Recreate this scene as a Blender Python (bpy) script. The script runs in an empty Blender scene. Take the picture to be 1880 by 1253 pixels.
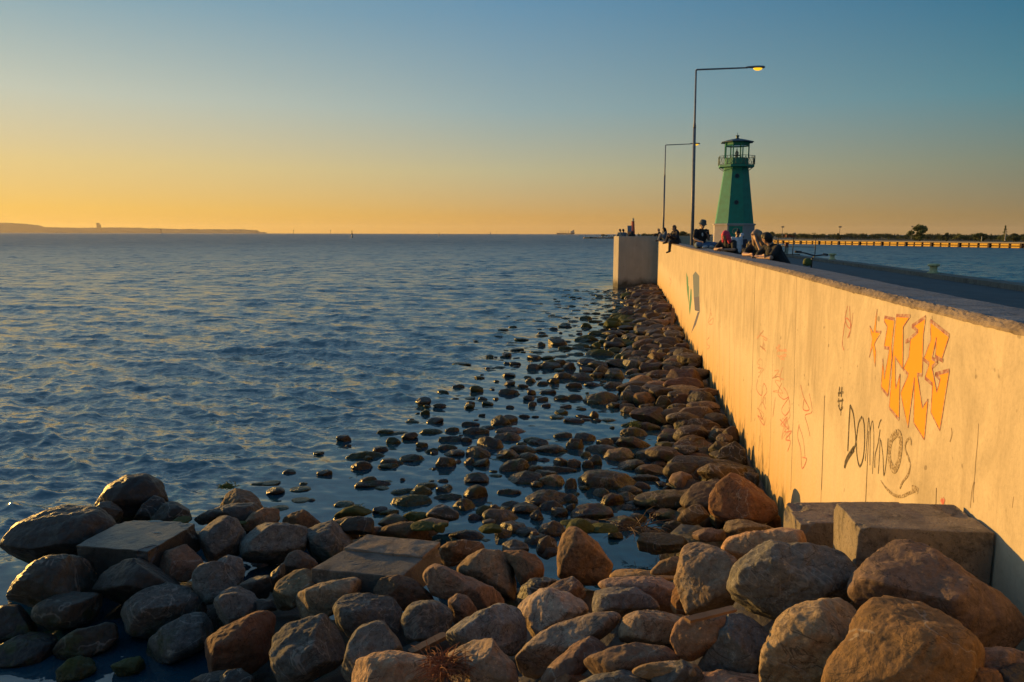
import bpy, bmesh, math, random
import numpy as np
from mathutils import Vector, Matrix
SC = bpy.context.scene
COL = SC.collection
R_ = math.radians
# ------------------------------------------------------------------ camera
W0, H0, FPX = 1880.0, 1253.0, 1410.0          # photograph size, focal length in its pixels
CAMZ = 3.8
HAZE = 3.6e-5
_roll = math.atan(.00236)
_th = math.atan((626.5 - (427.3 + 940 * .00236)) / FPX)
_F = np.array([0, math.cos(_th), -math.sin(_th)])
_U0 = np.array([0, math.sin(_th), math.cos(_th)]); _R0 = np.array([1., 0, 0])
_R = _R0 * math.cos(_roll) + _U0 * math.sin(_roll)
_U = _U0 * math.cos(_roll) - _R0 * math.sin(_roll)
CAM = np.array([0., 0., CAMZ])
cd = bpy.data.cameras.new('camera'); cam = bpy.data.objects.new('camera', cd); COL.objects.link(cam)
cd.sensor_width = 36; cd.lens = 36 * FPX / W0; cd.clip_start = .05; cd.clip_end = 60000
cam.matrix_world = Matrix(((_R[0], _U[0], -_F[0], 0), (_R[1], _U[1], -_F[1], 0), (_R[2], _U[2], -_F[2], CAMZ), (0, 0, 0, 1)))
SC.camera = cam
SC.cycles.use_denoising = True; SC.cycles.sample_clamp_indirect = 3.0
# ------------------------------------------------------------------ light
SUN_AZ, SUN_EL, GLOW_AZ = -52.0, 3.2, -62.0                    # degrees from +Y (negative = towards -X)
SC.view_settings.view_transform = 'Standard'; SC.view_settings.look = 'None'
SC.view_settings.exposure = .38; SC.view_settings.gamma = 1
SC.view_settings.use_curve_mapping = False
S = Vector((math.sin(R_(SUN_AZ)) * math.cos(R_(SUN_EL)), math.cos(R_(SUN_AZ)) * math.cos(R_(SUN_EL)), math.sin(R_(SUN_EL))))
sl = bpy.data.lights.new('sun', 'SUN'); sl.energy = 5.0; sl.angle = R_(.5); sl.color = (1.0, .545, .125)
so = bpy.data.objects.new('sun', sl); COL.objects.link(so)
so.rotation_euler = S.to_track_quat('Z', 'Y').to_euler(); so.location = (-40, 20, 20)

def srgb(r, g, b):
    f = lambda c: ((c / 255 + .055) / 1.055) ** 2.4 if c > 10 else c / 255 / 12.92
    return (f(r), f(g), f(b), 1)

w = bpy.data.worlds.new('World'); SC.world = w; w.use_nodes = True
nt = w.node_tree; nt.nodes.clear()
def wn(t): return nt.nodes.new(t)
out = wn('ShaderNodeOutputWorld')
sky = wn('ShaderNodeTexSky'); sky.sky_type = 'NISHITA'; sky.sun_disc = False
sky.sun_elevation = R_(SUN_EL); sky.sun_rotation = R_(SUN_AZ); sky.dust_density = 1; sky.ozone_density = 3
bgA = wn('ShaderNodeBackground'); bgA.inputs[1].default_value = .08
nt.links.new(sky.outputs[0], bgA.inputs[0])
tc = wn('ShaderNodeTexCoord'); sep = wn('ShaderNodeSeparateXYZ'); nt.links.new(tc.outputs['Generated'], sep.inputs[0])
def mth(op, a, b=None, clamp=False):
    n = wn('ShaderNodeMath'); n.operation = op; n.use_clamp = clamp
    for i, v in enumerate((a, b)):
        if v is None: continue
        if isinstance(v, (int, float)): n.inputs[i].default_value = v
        else: nt.links.new(v, n.inputs[i])
    return n.outputs[0]
X, Y, Z = sep.outputs
hl = mth('SQRT', mth('ADD', mth('ADD', mth('MULTIPLY', X, X), mth('MULTIPLY', Y, Y)), 1e-6))
ca = mth('DIVIDE', mth('ADD', mth('MULTIPLY', X, math.sin(R_(GLOW_AZ))), mth('MULTIPLY', Y, math.cos(R_(GLOW_AZ)))), hl)
el = mth('MULTIPLY', mth('MAXIMUM', Z, 0.0), 1.0)
def ramp(stops, src):
    n = wn('ShaderNodeValToRGB'); cr = n.color_ramp
    while len(cr.elements) < len(stops): cr.elements.new(.5)
    for e, (p, c) in zip(cr.elements, stops): e.position = p
    for e, (p, c) in zip(cr.elements, stops): e.color = c
    nt.links.new(src, n.inputs[0]); return n.outputs[0]
elr = mth('POWER', el, .5)                       # ramp position = sqrt(sin elevation)
q = lambda deg: math.sqrt(math.sin(R_(deg)))
near = ramp([(0, srgb(246, 184, 78)), (q(1.6), srgb(247, 198, 98)), (q(4.5), srgb(232, 205, 140)), (q(8.8), srgb(200, 204, 185)),
             (q(15), srgb(138, 172, 185)), (q(28), srgb(138, 169, 190)), (q(50), srgb(104, 142, 174)), (1, srgb(66, 102, 140))], elr)
mid = ramp([(0, srgb(212, 158, 82)), (q(1.2), srgb(212, 165, 92)), (q(4.5), srgb(191, 183, 145)), (q(8.8), srgb(150, 173, 175)),
            (q(16.8), srgb(98, 146, 177)), (q(28), srgb(112, 151, 178)), (q(50), srgb(90, 130, 165)), (1, srgb(66, 102, 140))], elr)
away = ramp([(0, srgb(152, 124, 84)), (q(1.2), srgb(150, 127, 86)), (q(4.5), srgb(125, 135, 118)), (q(8.8), srgb(84, 134, 147)),
             (q(15), srgb(46, 111, 142)), (q(28), srgb(60, 102, 132)), (q(50), srgb(57, 92, 128)), (1, srgb(66, 102, 140))], elr)
back = ramp([(0, srgb(92, 95, 97)), (q(4.5), srgb(92, 104, 110)), (q(10), srgb(78, 104, 121)), (q(28), srgb(60, 96, 126)), (1, srgb(66, 102, 140))], elr)
def mixc(f, a, b):
    n = wn('ShaderNodeMix'); n.data_type = 'RGBA'
    nt.links.new(f, n.inputs[0]); nt.links.new(a, n.inputs[6]); nt.links.new(b, n.inputs[7]); return n.outputs[2]
f1 = mth('DIVIDE', mth('ADD', ca, .10), .57, True)
f0 = mth('DIVIDE', mth('ADD', ca, .9), .8, True)
f2 = mth('DIVIDE', mth('SUBTRACT', ca, .47), .41, True)
col = mixc(f2, mixc(f1, mixc(f0, back, away), mid), near)
bgB = wn('ShaderNodeBackground'); nt.links.new(col, bgB.inputs[0]); bgB.inputs[1].default_value = .75
mx = wn('ShaderNodeMixShader'); mx.inputs[0].default_value = .96
nt.links.new(bgA.outputs[0], mx.inputs[1]); nt.links.new(bgB.outputs[0], mx.inputs[2]); nt.links.new(mx.outputs[0], out.inputs[0])

# ------------------------------------------------------------------ pixel helpers
def ray(px, py): return _F + _R * (px - W0 / 2) / FPX + _U * (H0 / 2 - py) / FPX      # depth along the optical axis = 1
def onz(px, py, z):
    d = ray(px, py); return CAM + d * ((z - CAMZ) / d[2])
def aty(px, py, y):
    d = ray(px, py); return CAM + d * (y / d[1])
def proj(p):
    v = np.asarray(p) - CAM; d = v @ _F
    return W0 / 2 + FPX * (v @ _R) / d, H0 / 2 - FPX * (v @ _U) / d, d
WALLY = [-8, 0, 3.85, 5.45, 7, 9.57, 15.3, 25.4, 38.9, 54.5, 90]
WALLX = [.82, 2.0, 2.57, 2.79, 3.03, 3.48, 4.36, 5.87, 8.0, 10.24, 15.6]
def wallx(y): return float(np.interp(y, WALLY, WALLX))
def deck_at(px, off):
    d = ray(px, 450); s = d[0] / d[1]
    lo, hi = 2., 120.
    for _ in range(60):
        m = (lo + hi) / 2
        if s * m < wallx(m) + off: lo = m
        else: hi = m
    return s * lo, lo
def onwall(px, py, out=0.0):
    d = ray(px, py); s = d[0] / d[1]; lo, hi = .5, 54.4
    for _ in range(60):
        m = (lo + hi) / 2
        if s * m < wallx(m) - out: lo = m
        else: hi = m
    return np.array([s * lo, lo, CAMZ + d[2] / d[1] * lo])

# ------------------------------------------------------------------ object helpers
def tag(o, label=None, cat=None, group=None, kind=None):
    if label: o['label'] = label
    if cat: o['category'] = cat
    if group: o['group'] = group
    if kind: o['kind'] = kind
    return o
def empty(name, loc=(0, 0, 0), rz=0, label=None, cat=None, group=None):
    o = bpy.data.objects.new(name, None); COL.objects.link(o); o.location = loc; o.rotation_euler = (0, 0, rz)
    o.empty_display_size = .1
    return tag(o, label, cat, group)
def link(name, me, mat=None, parent=None, smooth=False):
    o = bpy.data.objects.new(name, me); COL.objects.link(o)
    if mat is not None and len(me.materials) == 0: me.materials.append(mat)
    if parent is not None: o.parent = parent
    if smooth: me.polygons.foreach_set('use_smooth', [True] * len(me.polygons))
    return o
def mesh_from(verts, faces, name='mesh'):
    me = bpy.data.meshes.new(name); me.from_pydata([tuple(map(float, v)) for v in verts], [], faces); me.update(); return me
def fast_mesh(v, f, name='mesh'):
    """numpy verts (n,3), faces (m,k)"""
    me = bpy.data.meshes.new(name); v = np.asarray(v, np.float32); f = np.asarray(f, np.int32)
    me.vertices.add(len(v)); me.vertices.foreach_set('co', v.ravel())
    k = f.shape[1]; me.loops.add(f.size); me.loops.foreach_set('vertex_index', f.ravel())
    me.polygons.add(len(f)); me.polygons.foreach_set('loop_start', np.arange(0, f.size, k, dtype=np.int32))
    me.update(calc_edges=True); me.validate(); return me
class MB:
    """collects shapes, builds ONE mesh object"""
    def __init__(s): s.v = []; s.f = []
    def add(s, vs, fs):
        b = len(s.v); s.v += [tuple(map(float, v)) for v in vs]; s.f += [tuple(b + i for i in f) for f in fs]; return s
    def box(s, c, d, rz=0, rx=0, ry=0):
        M = Matrix.Rotation(rz, 3, 'Z') @ Matrix.Rotation(ry, 3, 'Y') @ Matrix.Rotation(rx, 3, 'X')
        vs = [Vector(c) + M @ Vector((sx * d[0] / 2, sy * d[1] / 2, sz * d[2] / 2)) for sx in (-1, 1) for sy in (-1, 1) for sz in (-1, 1)]
        return s.add(vs, [(0, 1, 3, 2), (4, 6, 7, 5), (0, 4, 5, 1), (2, 3, 7, 6), (0, 2, 6, 4), (1, 5, 7, 3)])
    def tube(s, pts, r, n=8, cap=True):
        pts = [Vector(p) for p in pts]; rs = r if isinstance(r, (list, tuple)) else [r] * len(pts); rings = []
        ref = Vector((0, 0, 1))
        for i, p in enumerate(pts):
            t = (pts[min(i + 1, len(pts) - 1)] - pts[max(i - 1, 0)]).normalized()
            a = t.cross(ref if abs(t.z) < .95 else Vector((1, 0, 0))).normalized(); b = t.cross(a)
            rings.append([p + (a * math.cos(k * 2 * math.pi / n) + b * math.sin(k * 2 * math.pi / n)) * rs[i] for k in range(n)])
        vs = [v for rg in rings for v in rg]; fs = []
        for i in range(len(pts) - 1):
            for k in range(n): fs.append((i * n + k, i * n + (k + 1) % n, (i + 1) * n + (k + 1) % n, (i + 1) * n + k))
        if cap: fs += [tuple(range(n))[::-1], tuple((len(pts) - 1) * n + k for k in range(n))]
        return s.add(vs, fs)
    def lathe(s, prof, c=(0, 0, 0), n=16, ph=0.0):
        vs = []; fs = []
        for r, z in prof:
            for k in range(n):
                a = ph + 2 * math.pi * k / n; vs.append((c[0] + r * math.cos(a), c[1] + r * math.sin(a), c[2] + z))
        for i in range(len(prof) - 1):
            for k in range(n): fs.append((i * n + k, i * n + (k + 1) % n, (i + 1) * n + (k + 1) % n, (i + 1) * n + k))
        fs += [tuple(range(n))[::-1], tuple((len(prof) - 1) * n + k for k in range(n))]
        return s.add(vs, fs)
    def ring(s, c, R, r, ax='y', n=24, m=6):
        vs = []; fs = []
        for i in range(n):
            a = 2 * math.pi * i / n
            for j in range(m):
                b = 2 * math.pi * j / m; q_ = R + r * math.cos(b); h = r * math.sin(b)
                p = {'y': (q_ * math.cos(a), h, q_ * math.sin(a)), 'z': (q_ * math.cos(a), q_ * math.sin(a), h), 'x': (h, q_ * math.cos(a), q_ * math.sin(a))}[ax]
                vs.append((c[0] + p[0], c[1] + p[1], c[2] + p[2]))
        for i in range(n):
            for j in range(m): fs.append((i * m + j, ((i + 1) % n) * m + j, ((i + 1) % n) * m + (j + 1) % m, i * m + (j + 1) % m))
        return s.add(vs, fs)
    def prism(s, poly, z0, z1):
        n = len(poly); vs = [(x, y, z0) for x, y in poly] + [(x, y, z1) for x, y in poly]
        fs = [tuple(range(n))[::-1], tuple(range(n, 2 * n))] + [(i, (i + 1) % n, n + (i + 1) % n, n + i) for i in range(n)]
        return s.add(vs, fs)
    def build(s, name, mat, parent=None, smooth=False, bevel=0):
        me = mesh_from(s.v, s.f, name)
        bm = bmesh.new(); bm.from_mesh(me); bmesh.ops.recalc_face_normals(bm, faces=bm.faces)
        if bevel: bmesh.ops.bevel(bm, geom=[e for e in bm.edges], offset=bevel, segments=2, affect='EDGES', profile=.6)
        bm.to_mesh(me); bm.free()
        return link(name, me, mat, parent, smooth)
def copy_tree(o, parent=None):
    c = o.copy(); COL.objects.link(c); c.parent = parent
    for ch in list(o.children): copy_tree(ch, c)
    return c

# ------------------------------------------------------------------ materials
class MT:
    def __init__(s, name):
        s.m = bpy.data.materials.new(name); s.m.use_nodes = True; s.t = s.m.node_tree
        s.b = s.t.nodes['Principled BSDF']; s.o = s.t.nodes['Material Output']
    def n(s, t, **kw):
        x = s.t.nodes.new(t)
        for k, v in kw.items(): setattr(x, k, v)
        return x
    def l(s, a, b): s.t.links.new(a, b)
    def pos(s, scale=(1, 1, 1), space='world'):
        if space == 'world': o = s.n('ShaderNodeNewGeometry').outputs['Position']
        else: o = s.n('ShaderNodeTexCoord').outputs['Object']
        m = s.n('ShaderNodeMapping'); m.inputs['Scale'].default_value = scale; s.l(o, m.inputs[0]); return m.outputs[0]
    def noise(s, vec, scale, detail=4, rough=.55, dist=0):
        x = s.n('ShaderNodeTexNoise'); s.l(vec, x.inputs['Vector']); x.inputs['Scale'].default_value = scale
        x.inputs['Detail'].default_value = detail; x.inputs['Roughness'].default_value = rough; x.inputs['Distortion'].default_value = dist
        return x.outputs['Fac']
    def ramp(s, src, stops, interp='LINEAR'):
        x = s.n('ShaderNodeValToRGB'); cr = x.color_ramp; cr.interpolation = interp
        while len(cr.elements) < len(stops): cr.elements.new(.5)
        for e, (p, c) in zip(cr.elements, stops): e.position = p
        for e, (p, c) in zip(cr.elements, stops): e.color = tuple(c) + (1,) if len(c) == 3 else c
        s.l(src, x.inputs[0]); return x.outputs[0]
    def mth(s, op, a, b=None, clamp=False):
        x = s.n('ShaderNodeMath', operation=op, use_clamp=clamp)
        for i, v in enumerate((a, b)):
            if v is None: continue
            if isinstance(v, (int, float)): x.inputs[i].default_value = v
            else: s.l(v, x.inputs[i])
        return x.outputs[0]
    def mix(s, f, a, b, mode='MIX'):
        x = s.n('ShaderNodeMix', data_type='RGBA', blend_type=mode)
        for i, v in ((0, f), (6, a), (7, b)):
            if isinstance(v, (int, float)): x.inputs[i].default_value = v
            elif isinstance(v, tuple): x.inputs[i].default_value = v if len(v) == 4 else v + (1,)
            else: s.l(v, x.inputs[i])
        return x.outputs[2]
    def n_dist(s):
        x = s.n('ShaderNodeVectorMath', operation='LENGTH'); s.l(s.n('ShaderNodeNewGeometry').outputs['Position'], x.inputs[0]); return x.outputs['Value']
    def range(s, src, a, b, c=0., d=1.):
        x = s.n('ShaderNodeMapRange'); s.l(src, x.inputs[0])
        for i, v in zip((1, 2, 3, 4), (a, b, c, d)): x.inputs[i].default_value = v
        return x.outputs[0]
    def base(s, v): 
        if isinstance(v, tuple): s.b.inputs['Base Color'].default_value = v if len(v) == 4 else v + (1,)
        else: s.l(v, s.b.inputs['Base Color'])
    def rough(s, v):
        if isinstance(v, (int, float)): s.b.inputs['Roughness'].default_value = v
        else: s.l(v, s.b.inputs['Roughness'])
    def bump(s, h, strength, dist, prev=None):
        x = s.n('ShaderNodeBump'); x.inputs['Strength'].default_value = strength; x.inputs['Distance'].default_value = dist
        s.l(h, x.inputs['Height'])
        if prev is not None: s.l(prev, x.inputs['Normal'])
        s.l(x.outputs[0], s.b.inputs['Normal']); return x.outputs[0]
def plain(name, c, rough=.6, metal=0, vary=.25, scale=8, emit=0):
    m = MT(name); v = m.pos()
    k = m.noise(v, scale, 4)
    m.base(m.mix(m.range(k, .3, .7, 0, 1), tuple(x * (1 - vary) for x in c), tuple(min(1, x * (1 + vary)) for x in c)))
    m.rough(rough); m.b.inputs['Metallic'].default_value = metal
    if emit: m.b.inputs['Emission Color'].default_value = c + (1,); m.b.inputs['Emission Strength'].default_value = emit
    return m.m
M = {}
for nme, c, r in (('skin', (.42, .25, .17), .55), ('skin_dark', (.20, .11, .07), .55), ('black_cloth', (.018, .018, .02), .85), ('dark_cloth', (.035, .03, .032), .9),
                  ('grey_cloth', (.16, .18, .21), .9), ('denim', (.09, .15, .26), .9), ('white_cloth', (.62, .64, .70), .85), ('pink_hair', (.75, .05, .10), .7),
                  ('black_hair', (.012, .010, .009), .6), ('brown_hair', (.13, .075, .045), .6), ('light_hair', (.28, .19, .13), .6),
                  ('hat_cloth', (.11, .12, .12), .9), ('white_print', (.6, .62, .6), .8), ('shoe', (.03, .03, .035), .7), ('white_shoe', (.55, .55, .55), .7),
                  ('beige_cloth', (.45, .38, .28), .9), ('navy_cloth', (.03, .035, .06), .9),
                  ('lamp_grey', (.20, .20, .21), .5), ('rail_grey', (.32, .33, .34), .5), ('dark_metal', (.05, .05, .055), .5), ('black_rubber', (.012, .012, .013), .8),
                  ('hivis', (.085, .11, .03), .8), ('bollard', (.52, .48, .24), .6), ('cabinet', (.40, .40, .30), .7), ('rust_red', (.20, .05, .03), .7),
                  ('quay_dark', (.05, .028, .02), .8), ('yellow_fender', (.74, .45, .05), .55), ('quay_concrete', (.30, .27, .22), .85), ('far_sunlit_orange', (.55, .32, .10), .8),
                  ('timber', (.20, .11, .055), .8), ('bark', (.06, .045, .03), .9), ('ship_hull', (.16, .10, .08), .7), ('ship_white', (.45, .45, .45), .6),
                  ('buoy_dark', (.04, .045, .05), .6), ('buoy_pale', (.5, .48, .42), .6), ('red_paint', (.60, .045, .035), .55), ('panel_sky_glare', (.12, .22, .34), .3), ('panel_orange', (.80, .30, .09), .7)):
    M[nme] = plain(nme, c, r)
# ------------------------------------------------------------------ noise
def _hash(ix, iy, iz, seed):
    h = (ix.astype(np.uint32) * np.uint32(374761393) + iy.astype(np.uint32) * np.uint32(668265263) + iz.astype(np.uint32) * np.uint32(2147483647) + np.uint32(seed * 974634777 & 0xffffffff))
    h = (h ^ (h >> np.uint32(13))) * np.uint32(1274126177); h = h ^ (h >> np.uint32(16))
    return (h & np.uint32(0xffffff)).astype(np.float32) / np.float32(0xffffff) * 2 - 1
def vnoise(p, seed):
    """value noise in [-1,1], p (n,3)"""
    i = np.floor(p); f = (p - i).astype(np.float32); i = i.astype(np.int64); u = f * f * (3 - 2 * f); r = 0
    for dx in (0, 1):
        for dy in (0, 1):
            for dz in (0, 1):
                wgt = (u[:, 0] if dx else 1 - u[:, 0]) * (u[:, 1] if dy else 1 - u[:, 1]) * (u[:, 2] if dz else 1 - u[:, 2])
                r = r + wgt * _hash(i[:, 0] + dx, i[:, 1] + dy, i[:, 2] + dz, seed)
    return r
def fbm(p, seed, octv=3):
    r = 0; a = 1.
    for k in range(octv): r = r + a * vnoise(p * 2 ** k + 17.3 * k, seed + k); a *= .5
    return r
# ------------------------------------------------------------------ stone materials
def stone(name, cA, cB, cC, speck=.5, wetline=True, moss=.0, gloss=.86):
    m = MT(name); v = m.pos(); oi = m.n('ShaderNodeObjectInfo').outputs['Random']
    big = m.noise(v, 2.2, 5, .6); fine = m.noise(v, 26, 5, .85); mid_ = m.noise(v, 11, 6, .68, .4)
    c = m.mix(m.range(big, .35, .65), cA, cB)
    c = m.mix(m.mth('MULTIPLY', m.range(mid_, .45, .72), .75), c, cC)
    sp = m.ramp(fine, [(.34, (.30, .30, .30)), (.46, (.85, .85, .85)), (.56, (1.0, 1.0, 1.0)), (.68, (2.1, 2.05, 1.95))])
    c = m.mix(speck, c, m.mix(1.0, c, sp, 'MULTIPLY'))
    hs = m.n('ShaderNodeHueSaturation'); m.l(c, hs.inputs['Color']); m.l(m.range(oi, 0, 1, .48, .515), hs.inputs['Hue'])
    m.l(m.range(m.mth('FRACT', m.mth('MULTIPLY', oi, 7.13)), 0, 1, .62, 1.3), hs.inputs['Value'])
    m.l(m.range(m.mth('FRACT', m.mth('MULTIPLY', oi, 3.7)), 0, 1, .7, 1.25), hs.inputs['Saturation'])
    c = hs.outputs[0]
    vn = m.noise(v, 1.7, 4, .5, 1.6); vd = m.mth('ABSOLUTE', m.mth('SUBTRACT', vn, .5)); c = m.mix(m.mth('MULTIPLY', m.range(vd, .004, .011, .45, 0), m.mth('GREATER_THAN', oi, .45)), c, (.34, .30, .25))
    cr = m.noise(v, 3.3, 5, .55, 1.2); cdn = m.mth('ABSOLUTE', m.mth('SUBTRACT', cr, .47)); c = m.mix(m.range(cdn, .003, .010, .6, 0), c, (.03, .024, .018))
    z = m.n('ShaderNodeSeparateXYZ'); m.l(v, z.inputs[0]); zz = m.mth('ADD', z.outputs[2], m.mth('MULTIPLY', m.mth('SUBTRACT', mid_, .5), .22))
    wet = m.range(zz, .04, .16, 1, 0)
    mossy = m.mth('MULTIPLY', m.range(m.noise(v, 5, 5, .7), .50 - moss * .25, .62 - moss * .25), m.range(zz, .10 + moss * .3, .34 + moss * .6, .85, 0))
    c = m.mix(mossy, c, (.050, .066, .012)); c = m.mix(m.mth('MULTIPLY', wet, .72), c, m.mix(1.0, c, (.28, .27, .25), 'MULTIPLY'))
    m.base(c); m.rough(m.mix(wet, (gloss, gloss, gloss), (.25, .25, .25)))
    b1 = m.bump(mid_, .7, .035); b2 = m.bump(fine, .6, .012, b1)
    m.b.inputs['Specular IOR Level'].default_value = .35
    return m.m
ST = dict(gran=stone('grey_granite', (.165, .155, .135), (.11, .104, .095), (.23, .21, .18), .85),
          brown=stone('brown_stone', (.235, .150, .082), (.15, .102, .060), (.29, .195, .115), .65),
          tan=stone('tan_stone', (.41, .255, .135), (.27, .175, .10), (.46, .31, .18), .7),
          strip=stone('wet_strip_stone', (.070, .046, .023), (.042, .030, .018), (.10, .068, .036), .5, gloss=.6),
          rust=stone('rust_stone', (.09, .046, .025), (.056, .034, .022), (.115, .066, .038), .5, gloss=.6),
          red=stone('red_stone', (.235, .118, .066), (.155, .09, .058), (.28, .17, .105), .55),
          dark=stone('dark_stone', (.060, .054, .045), (.042, .039, .034), (.088, .078, .064), .5, gloss=.48),
          wet=stone('shore_stone', (.070, .052, .032), (.044, .035, .024), (.10, .077, .05), .5, gloss=.5),
          green=stone('algae_stone', (.05, .052, .035), (.055, .062, .022), (.075, .08, .045), .35, True, .8))
_ico = {}
def ico(n):
    if n not in _ico:
        bm = bmesh.new(); bmesh.ops.create_icosphere(bm, subdivisions=n, radius=1); bm.verts.ensure_lookup_table()
        v = np.array([x.co[:] for x in bm.verts]); f = np.array([[y.index for y in x.verts] for x in bm.faces]); bm.free(); _ico[n] = (v, f)
    return _ico[n]
def rock_mesh(poly, zc, seed, dr=1.0, facets=4, rough=1.0, axis='ray', soft=3.0, level=None, dmin=.50):
    """a boulder whose outline seen from the water side is poly (photo pixels) at depth zc; its own size, thickness and surface are real"""
    rng = np.random.RandomState(seed)
    P = np.asarray(poly, float)
    # area centroid
    x, y = P[:, 0], P[:, 1]; x1, y1 = np.roll(x, -1), np.roll(y, -1); cr = x * y1 - x1 * y; A = cr.sum() / 2
    cx, cy = ((x + x1) * cr).sum() / (6 * A), ((y + y1) * cr).sum() / (6 * A)
    N = 256; th = np.arange(N) * 2 * np.pi / N; rr = np.zeros(N)
    for a, b in zip(P, np.roll(P, -1, 0)):
        ax_, ay_ = a[0] - cx, -(a[1] - cy); bx_, by_ = b[0] - cx, -(b[1] - cy)
        den = (bx_ - ax_) * np.sin(th) - (by_ - ay_) * np.cos(th)
        with np.errstate(divide='ignore', invalid='ignore'):
            t = (ay_ * np.cos(th) - ax_ * np.sin(th)) / den
            r = np.where(np.abs(np.cos(th)) > .5, (ax_ + t * (bx_ - ax_)) / np.cos(th), (ay_ + t * (by_ - ay_)) / np.sin(th))
        ok = (t >= -1e-6) & (t <= 1 + 1e-6) & (r > 0); rr = np.where(ok, np.maximum(rr, np.nan_to_num(r)), rr)
    bad = rr < 1e-3
    if bad.any(): rr[bad] = np.interp(th[bad], th[~bad], rr[~bad], period=2 * np.pi)
    k = np.exp(-.5 * (np.arange(-16, 17) / soft) ** 2); k /= k.sum()
    rr = np.convolve(np.concatenate([rr[-16:], rr, rr[:16]]), k, 'valid')
    wpx, hpx = P[:, 0].max() - P[:, 0].min(), P[:, 1].max() - P[:, 1].min(); px = math.sqrt(wpx * hpx)
    n = level or (7 if px > 120 else 6 if px > 52 else 5 if px > 22 else 4)
    V, Fc = ico(n)
    d = ray(cx, cy); C = CAM + d * zc; sc = zc / FPX
    if axis == 'ray': Wv = -d / np.linalg.norm(d)
    else: Wv = -np.array([d[0], d[1], 0]) / np.hypot(d[0], d[1])
    Rv = _R - Wv * (_R @ Wv); Rv /= np.linalg.norm(Rv); Uv = np.cross(Wv, Rv)
    # exponent <1 makes it blockier
    e = rng.uniform(.72, .9)
    u, v_, w_ = V[:, 0], V[:, 1], V[:, 2]; t_ = np.arctan2(v_, u); rho = np.hypot(u, v_) ** e
    R0 = np.interp(t_, th, rr, period=2 * np.pi) * sc
    D = .5 * px * sc * dr
    sk = rng.uniform(-.25, .25, 2)                      # the bulge towards the viewer leans
    W = np.sign(w_) * np.abs(w_) ** e
    loc = np.stack([R0 * rho * np.cos(t_), R0 * rho * np.sin(t_), D * W], 1)
    half = np.array([wpx * sc / 2, hpx * sc / 2, D]); q_ = loc / half
    for _ in range(facets):
        m_ = rng.normal(size=3); m_[2] = abs(m_[2]) * .9 + .25; m_ /= np.linalg.norm(m_); dd = rng.uniform(dmin, dmin + .26)
        s_ = q_ @ m_ - dd; s_ = np.where(s_ > 0, s_, 0); q_ -= np.outer(s_ * .9 * s_ / (s_ + .07), m_)
    loc = q_ * half
    size = px * sc; nv = V / np.linalg.norm(V, axis=1)[:, None]
    nn = (fbm(loc / size * 2.3 + 31, seed, 2) * .030 + fbm(loc / size * 7 + 5, seed + 9, 3) * .018 * rough + (1 - np.abs(fbm(loc / size * 3.1, seed + 20, 2))) ** 6 * -.008 * rough) * size
    if n >= 6: nn = nn + fbm(loc / .05, seed + 40, 3) * .0040 * rough
    loc = loc + nv * nn[:, None]
    wv = np.outer(loc[:, 0], Rv) + np.outer(loc[:, 1], Uv) + np.outer(loc[:, 2], Wv)
    me = fast_mesh(wv, Fc, 'boulder'); me.polygons.foreach_set('use_smooth', [True] * len(me.polygons))
    return me, C, (wpx, hpx)
# zones of the zoomed views the outlines were read in: (x0, y0, scale)
ZN = {1: (0, 840, 3.034), 2: (400, 840, 3.034), 3: (800, 840, 3.034), 4: (1200, 840, 2.765), 5: (640, 700, 3.76), 6: (900, 520, 3.615), 7: (1040, 700, 4.176)}
def zpx(zone, pts):
    x0, y0, s = ZN[zone]; return [(x0 + x / s, y0 + y / s) for x, y in pts]
FIELD = np.array([(1640, 1180, 2.1), (1700, 1085, 2.08), (1460, 1055, 1.95), (1410, 995, 1.88), (1850, 1200, 2.1), (1500, 1250, 2.1), (1300, 1060, 1.75), (1320, 1140, 1.85), (1250, 1200, 1.75),
    (1150, 1230, 1.6), (1170, 1100, 1.3), (1250, 1030, 1.3), (1180, 1060, .95), (1070, 1015, .5), (1080, 1110, 1.05), (960, 1110, .9), (1000, 1170, 1.2), (880, 1230, 1.2), (930, 1060, .5),
    (900, 1030, .35), (840, 1030, .3), (830, 990, .15), (740, 975, .15), (600, 990, .25), (500, 990, .3), (400, 1000, .35), (440, 930, .2), (245, 900, .3), (100, 975, .4), (300, 990, .35),
    (70, 1060, .35), (250, 1060, .35), (300, 1110, .25), (400, 1060, .4), (60, 1190, .05), (160, 1180, .1), (330, 1170, .15), (430, 1180, .4), (430, 1100, .4), (560, 1190, .6), (680, 1030, .45),
    (670, 1130, .6), (780, 1140, .7), (850, 1080, .6), (740, 1090, .55), (690, 1200, .8), (720, 1230, .9), (600, 1100, .5), (540, 1080, .45), (850, 1170, .95), (1300, 978, .42), (1345, 965, .5),
    (1390, 955, .5), (1360, 922, .62), (1020, 960, .05), (1180, 980, .15), (1130, 1000, .1), (1250, 985, .3), (700, 940, .05), (300, 930, .25), (160, 950, .3), (60, 1240, .05), (200, 1230, .0)], float)
def zfield(px, py):
    d2 = (FIELD[:, 0] - px) ** 2 + ((FIELD[:, 1] - py) * 1.3) ** 2 + 60.
    w_ = d2 ** -1.6; return float((w_ * FIELD[:, 2]).sum() / w_.sum())
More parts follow.
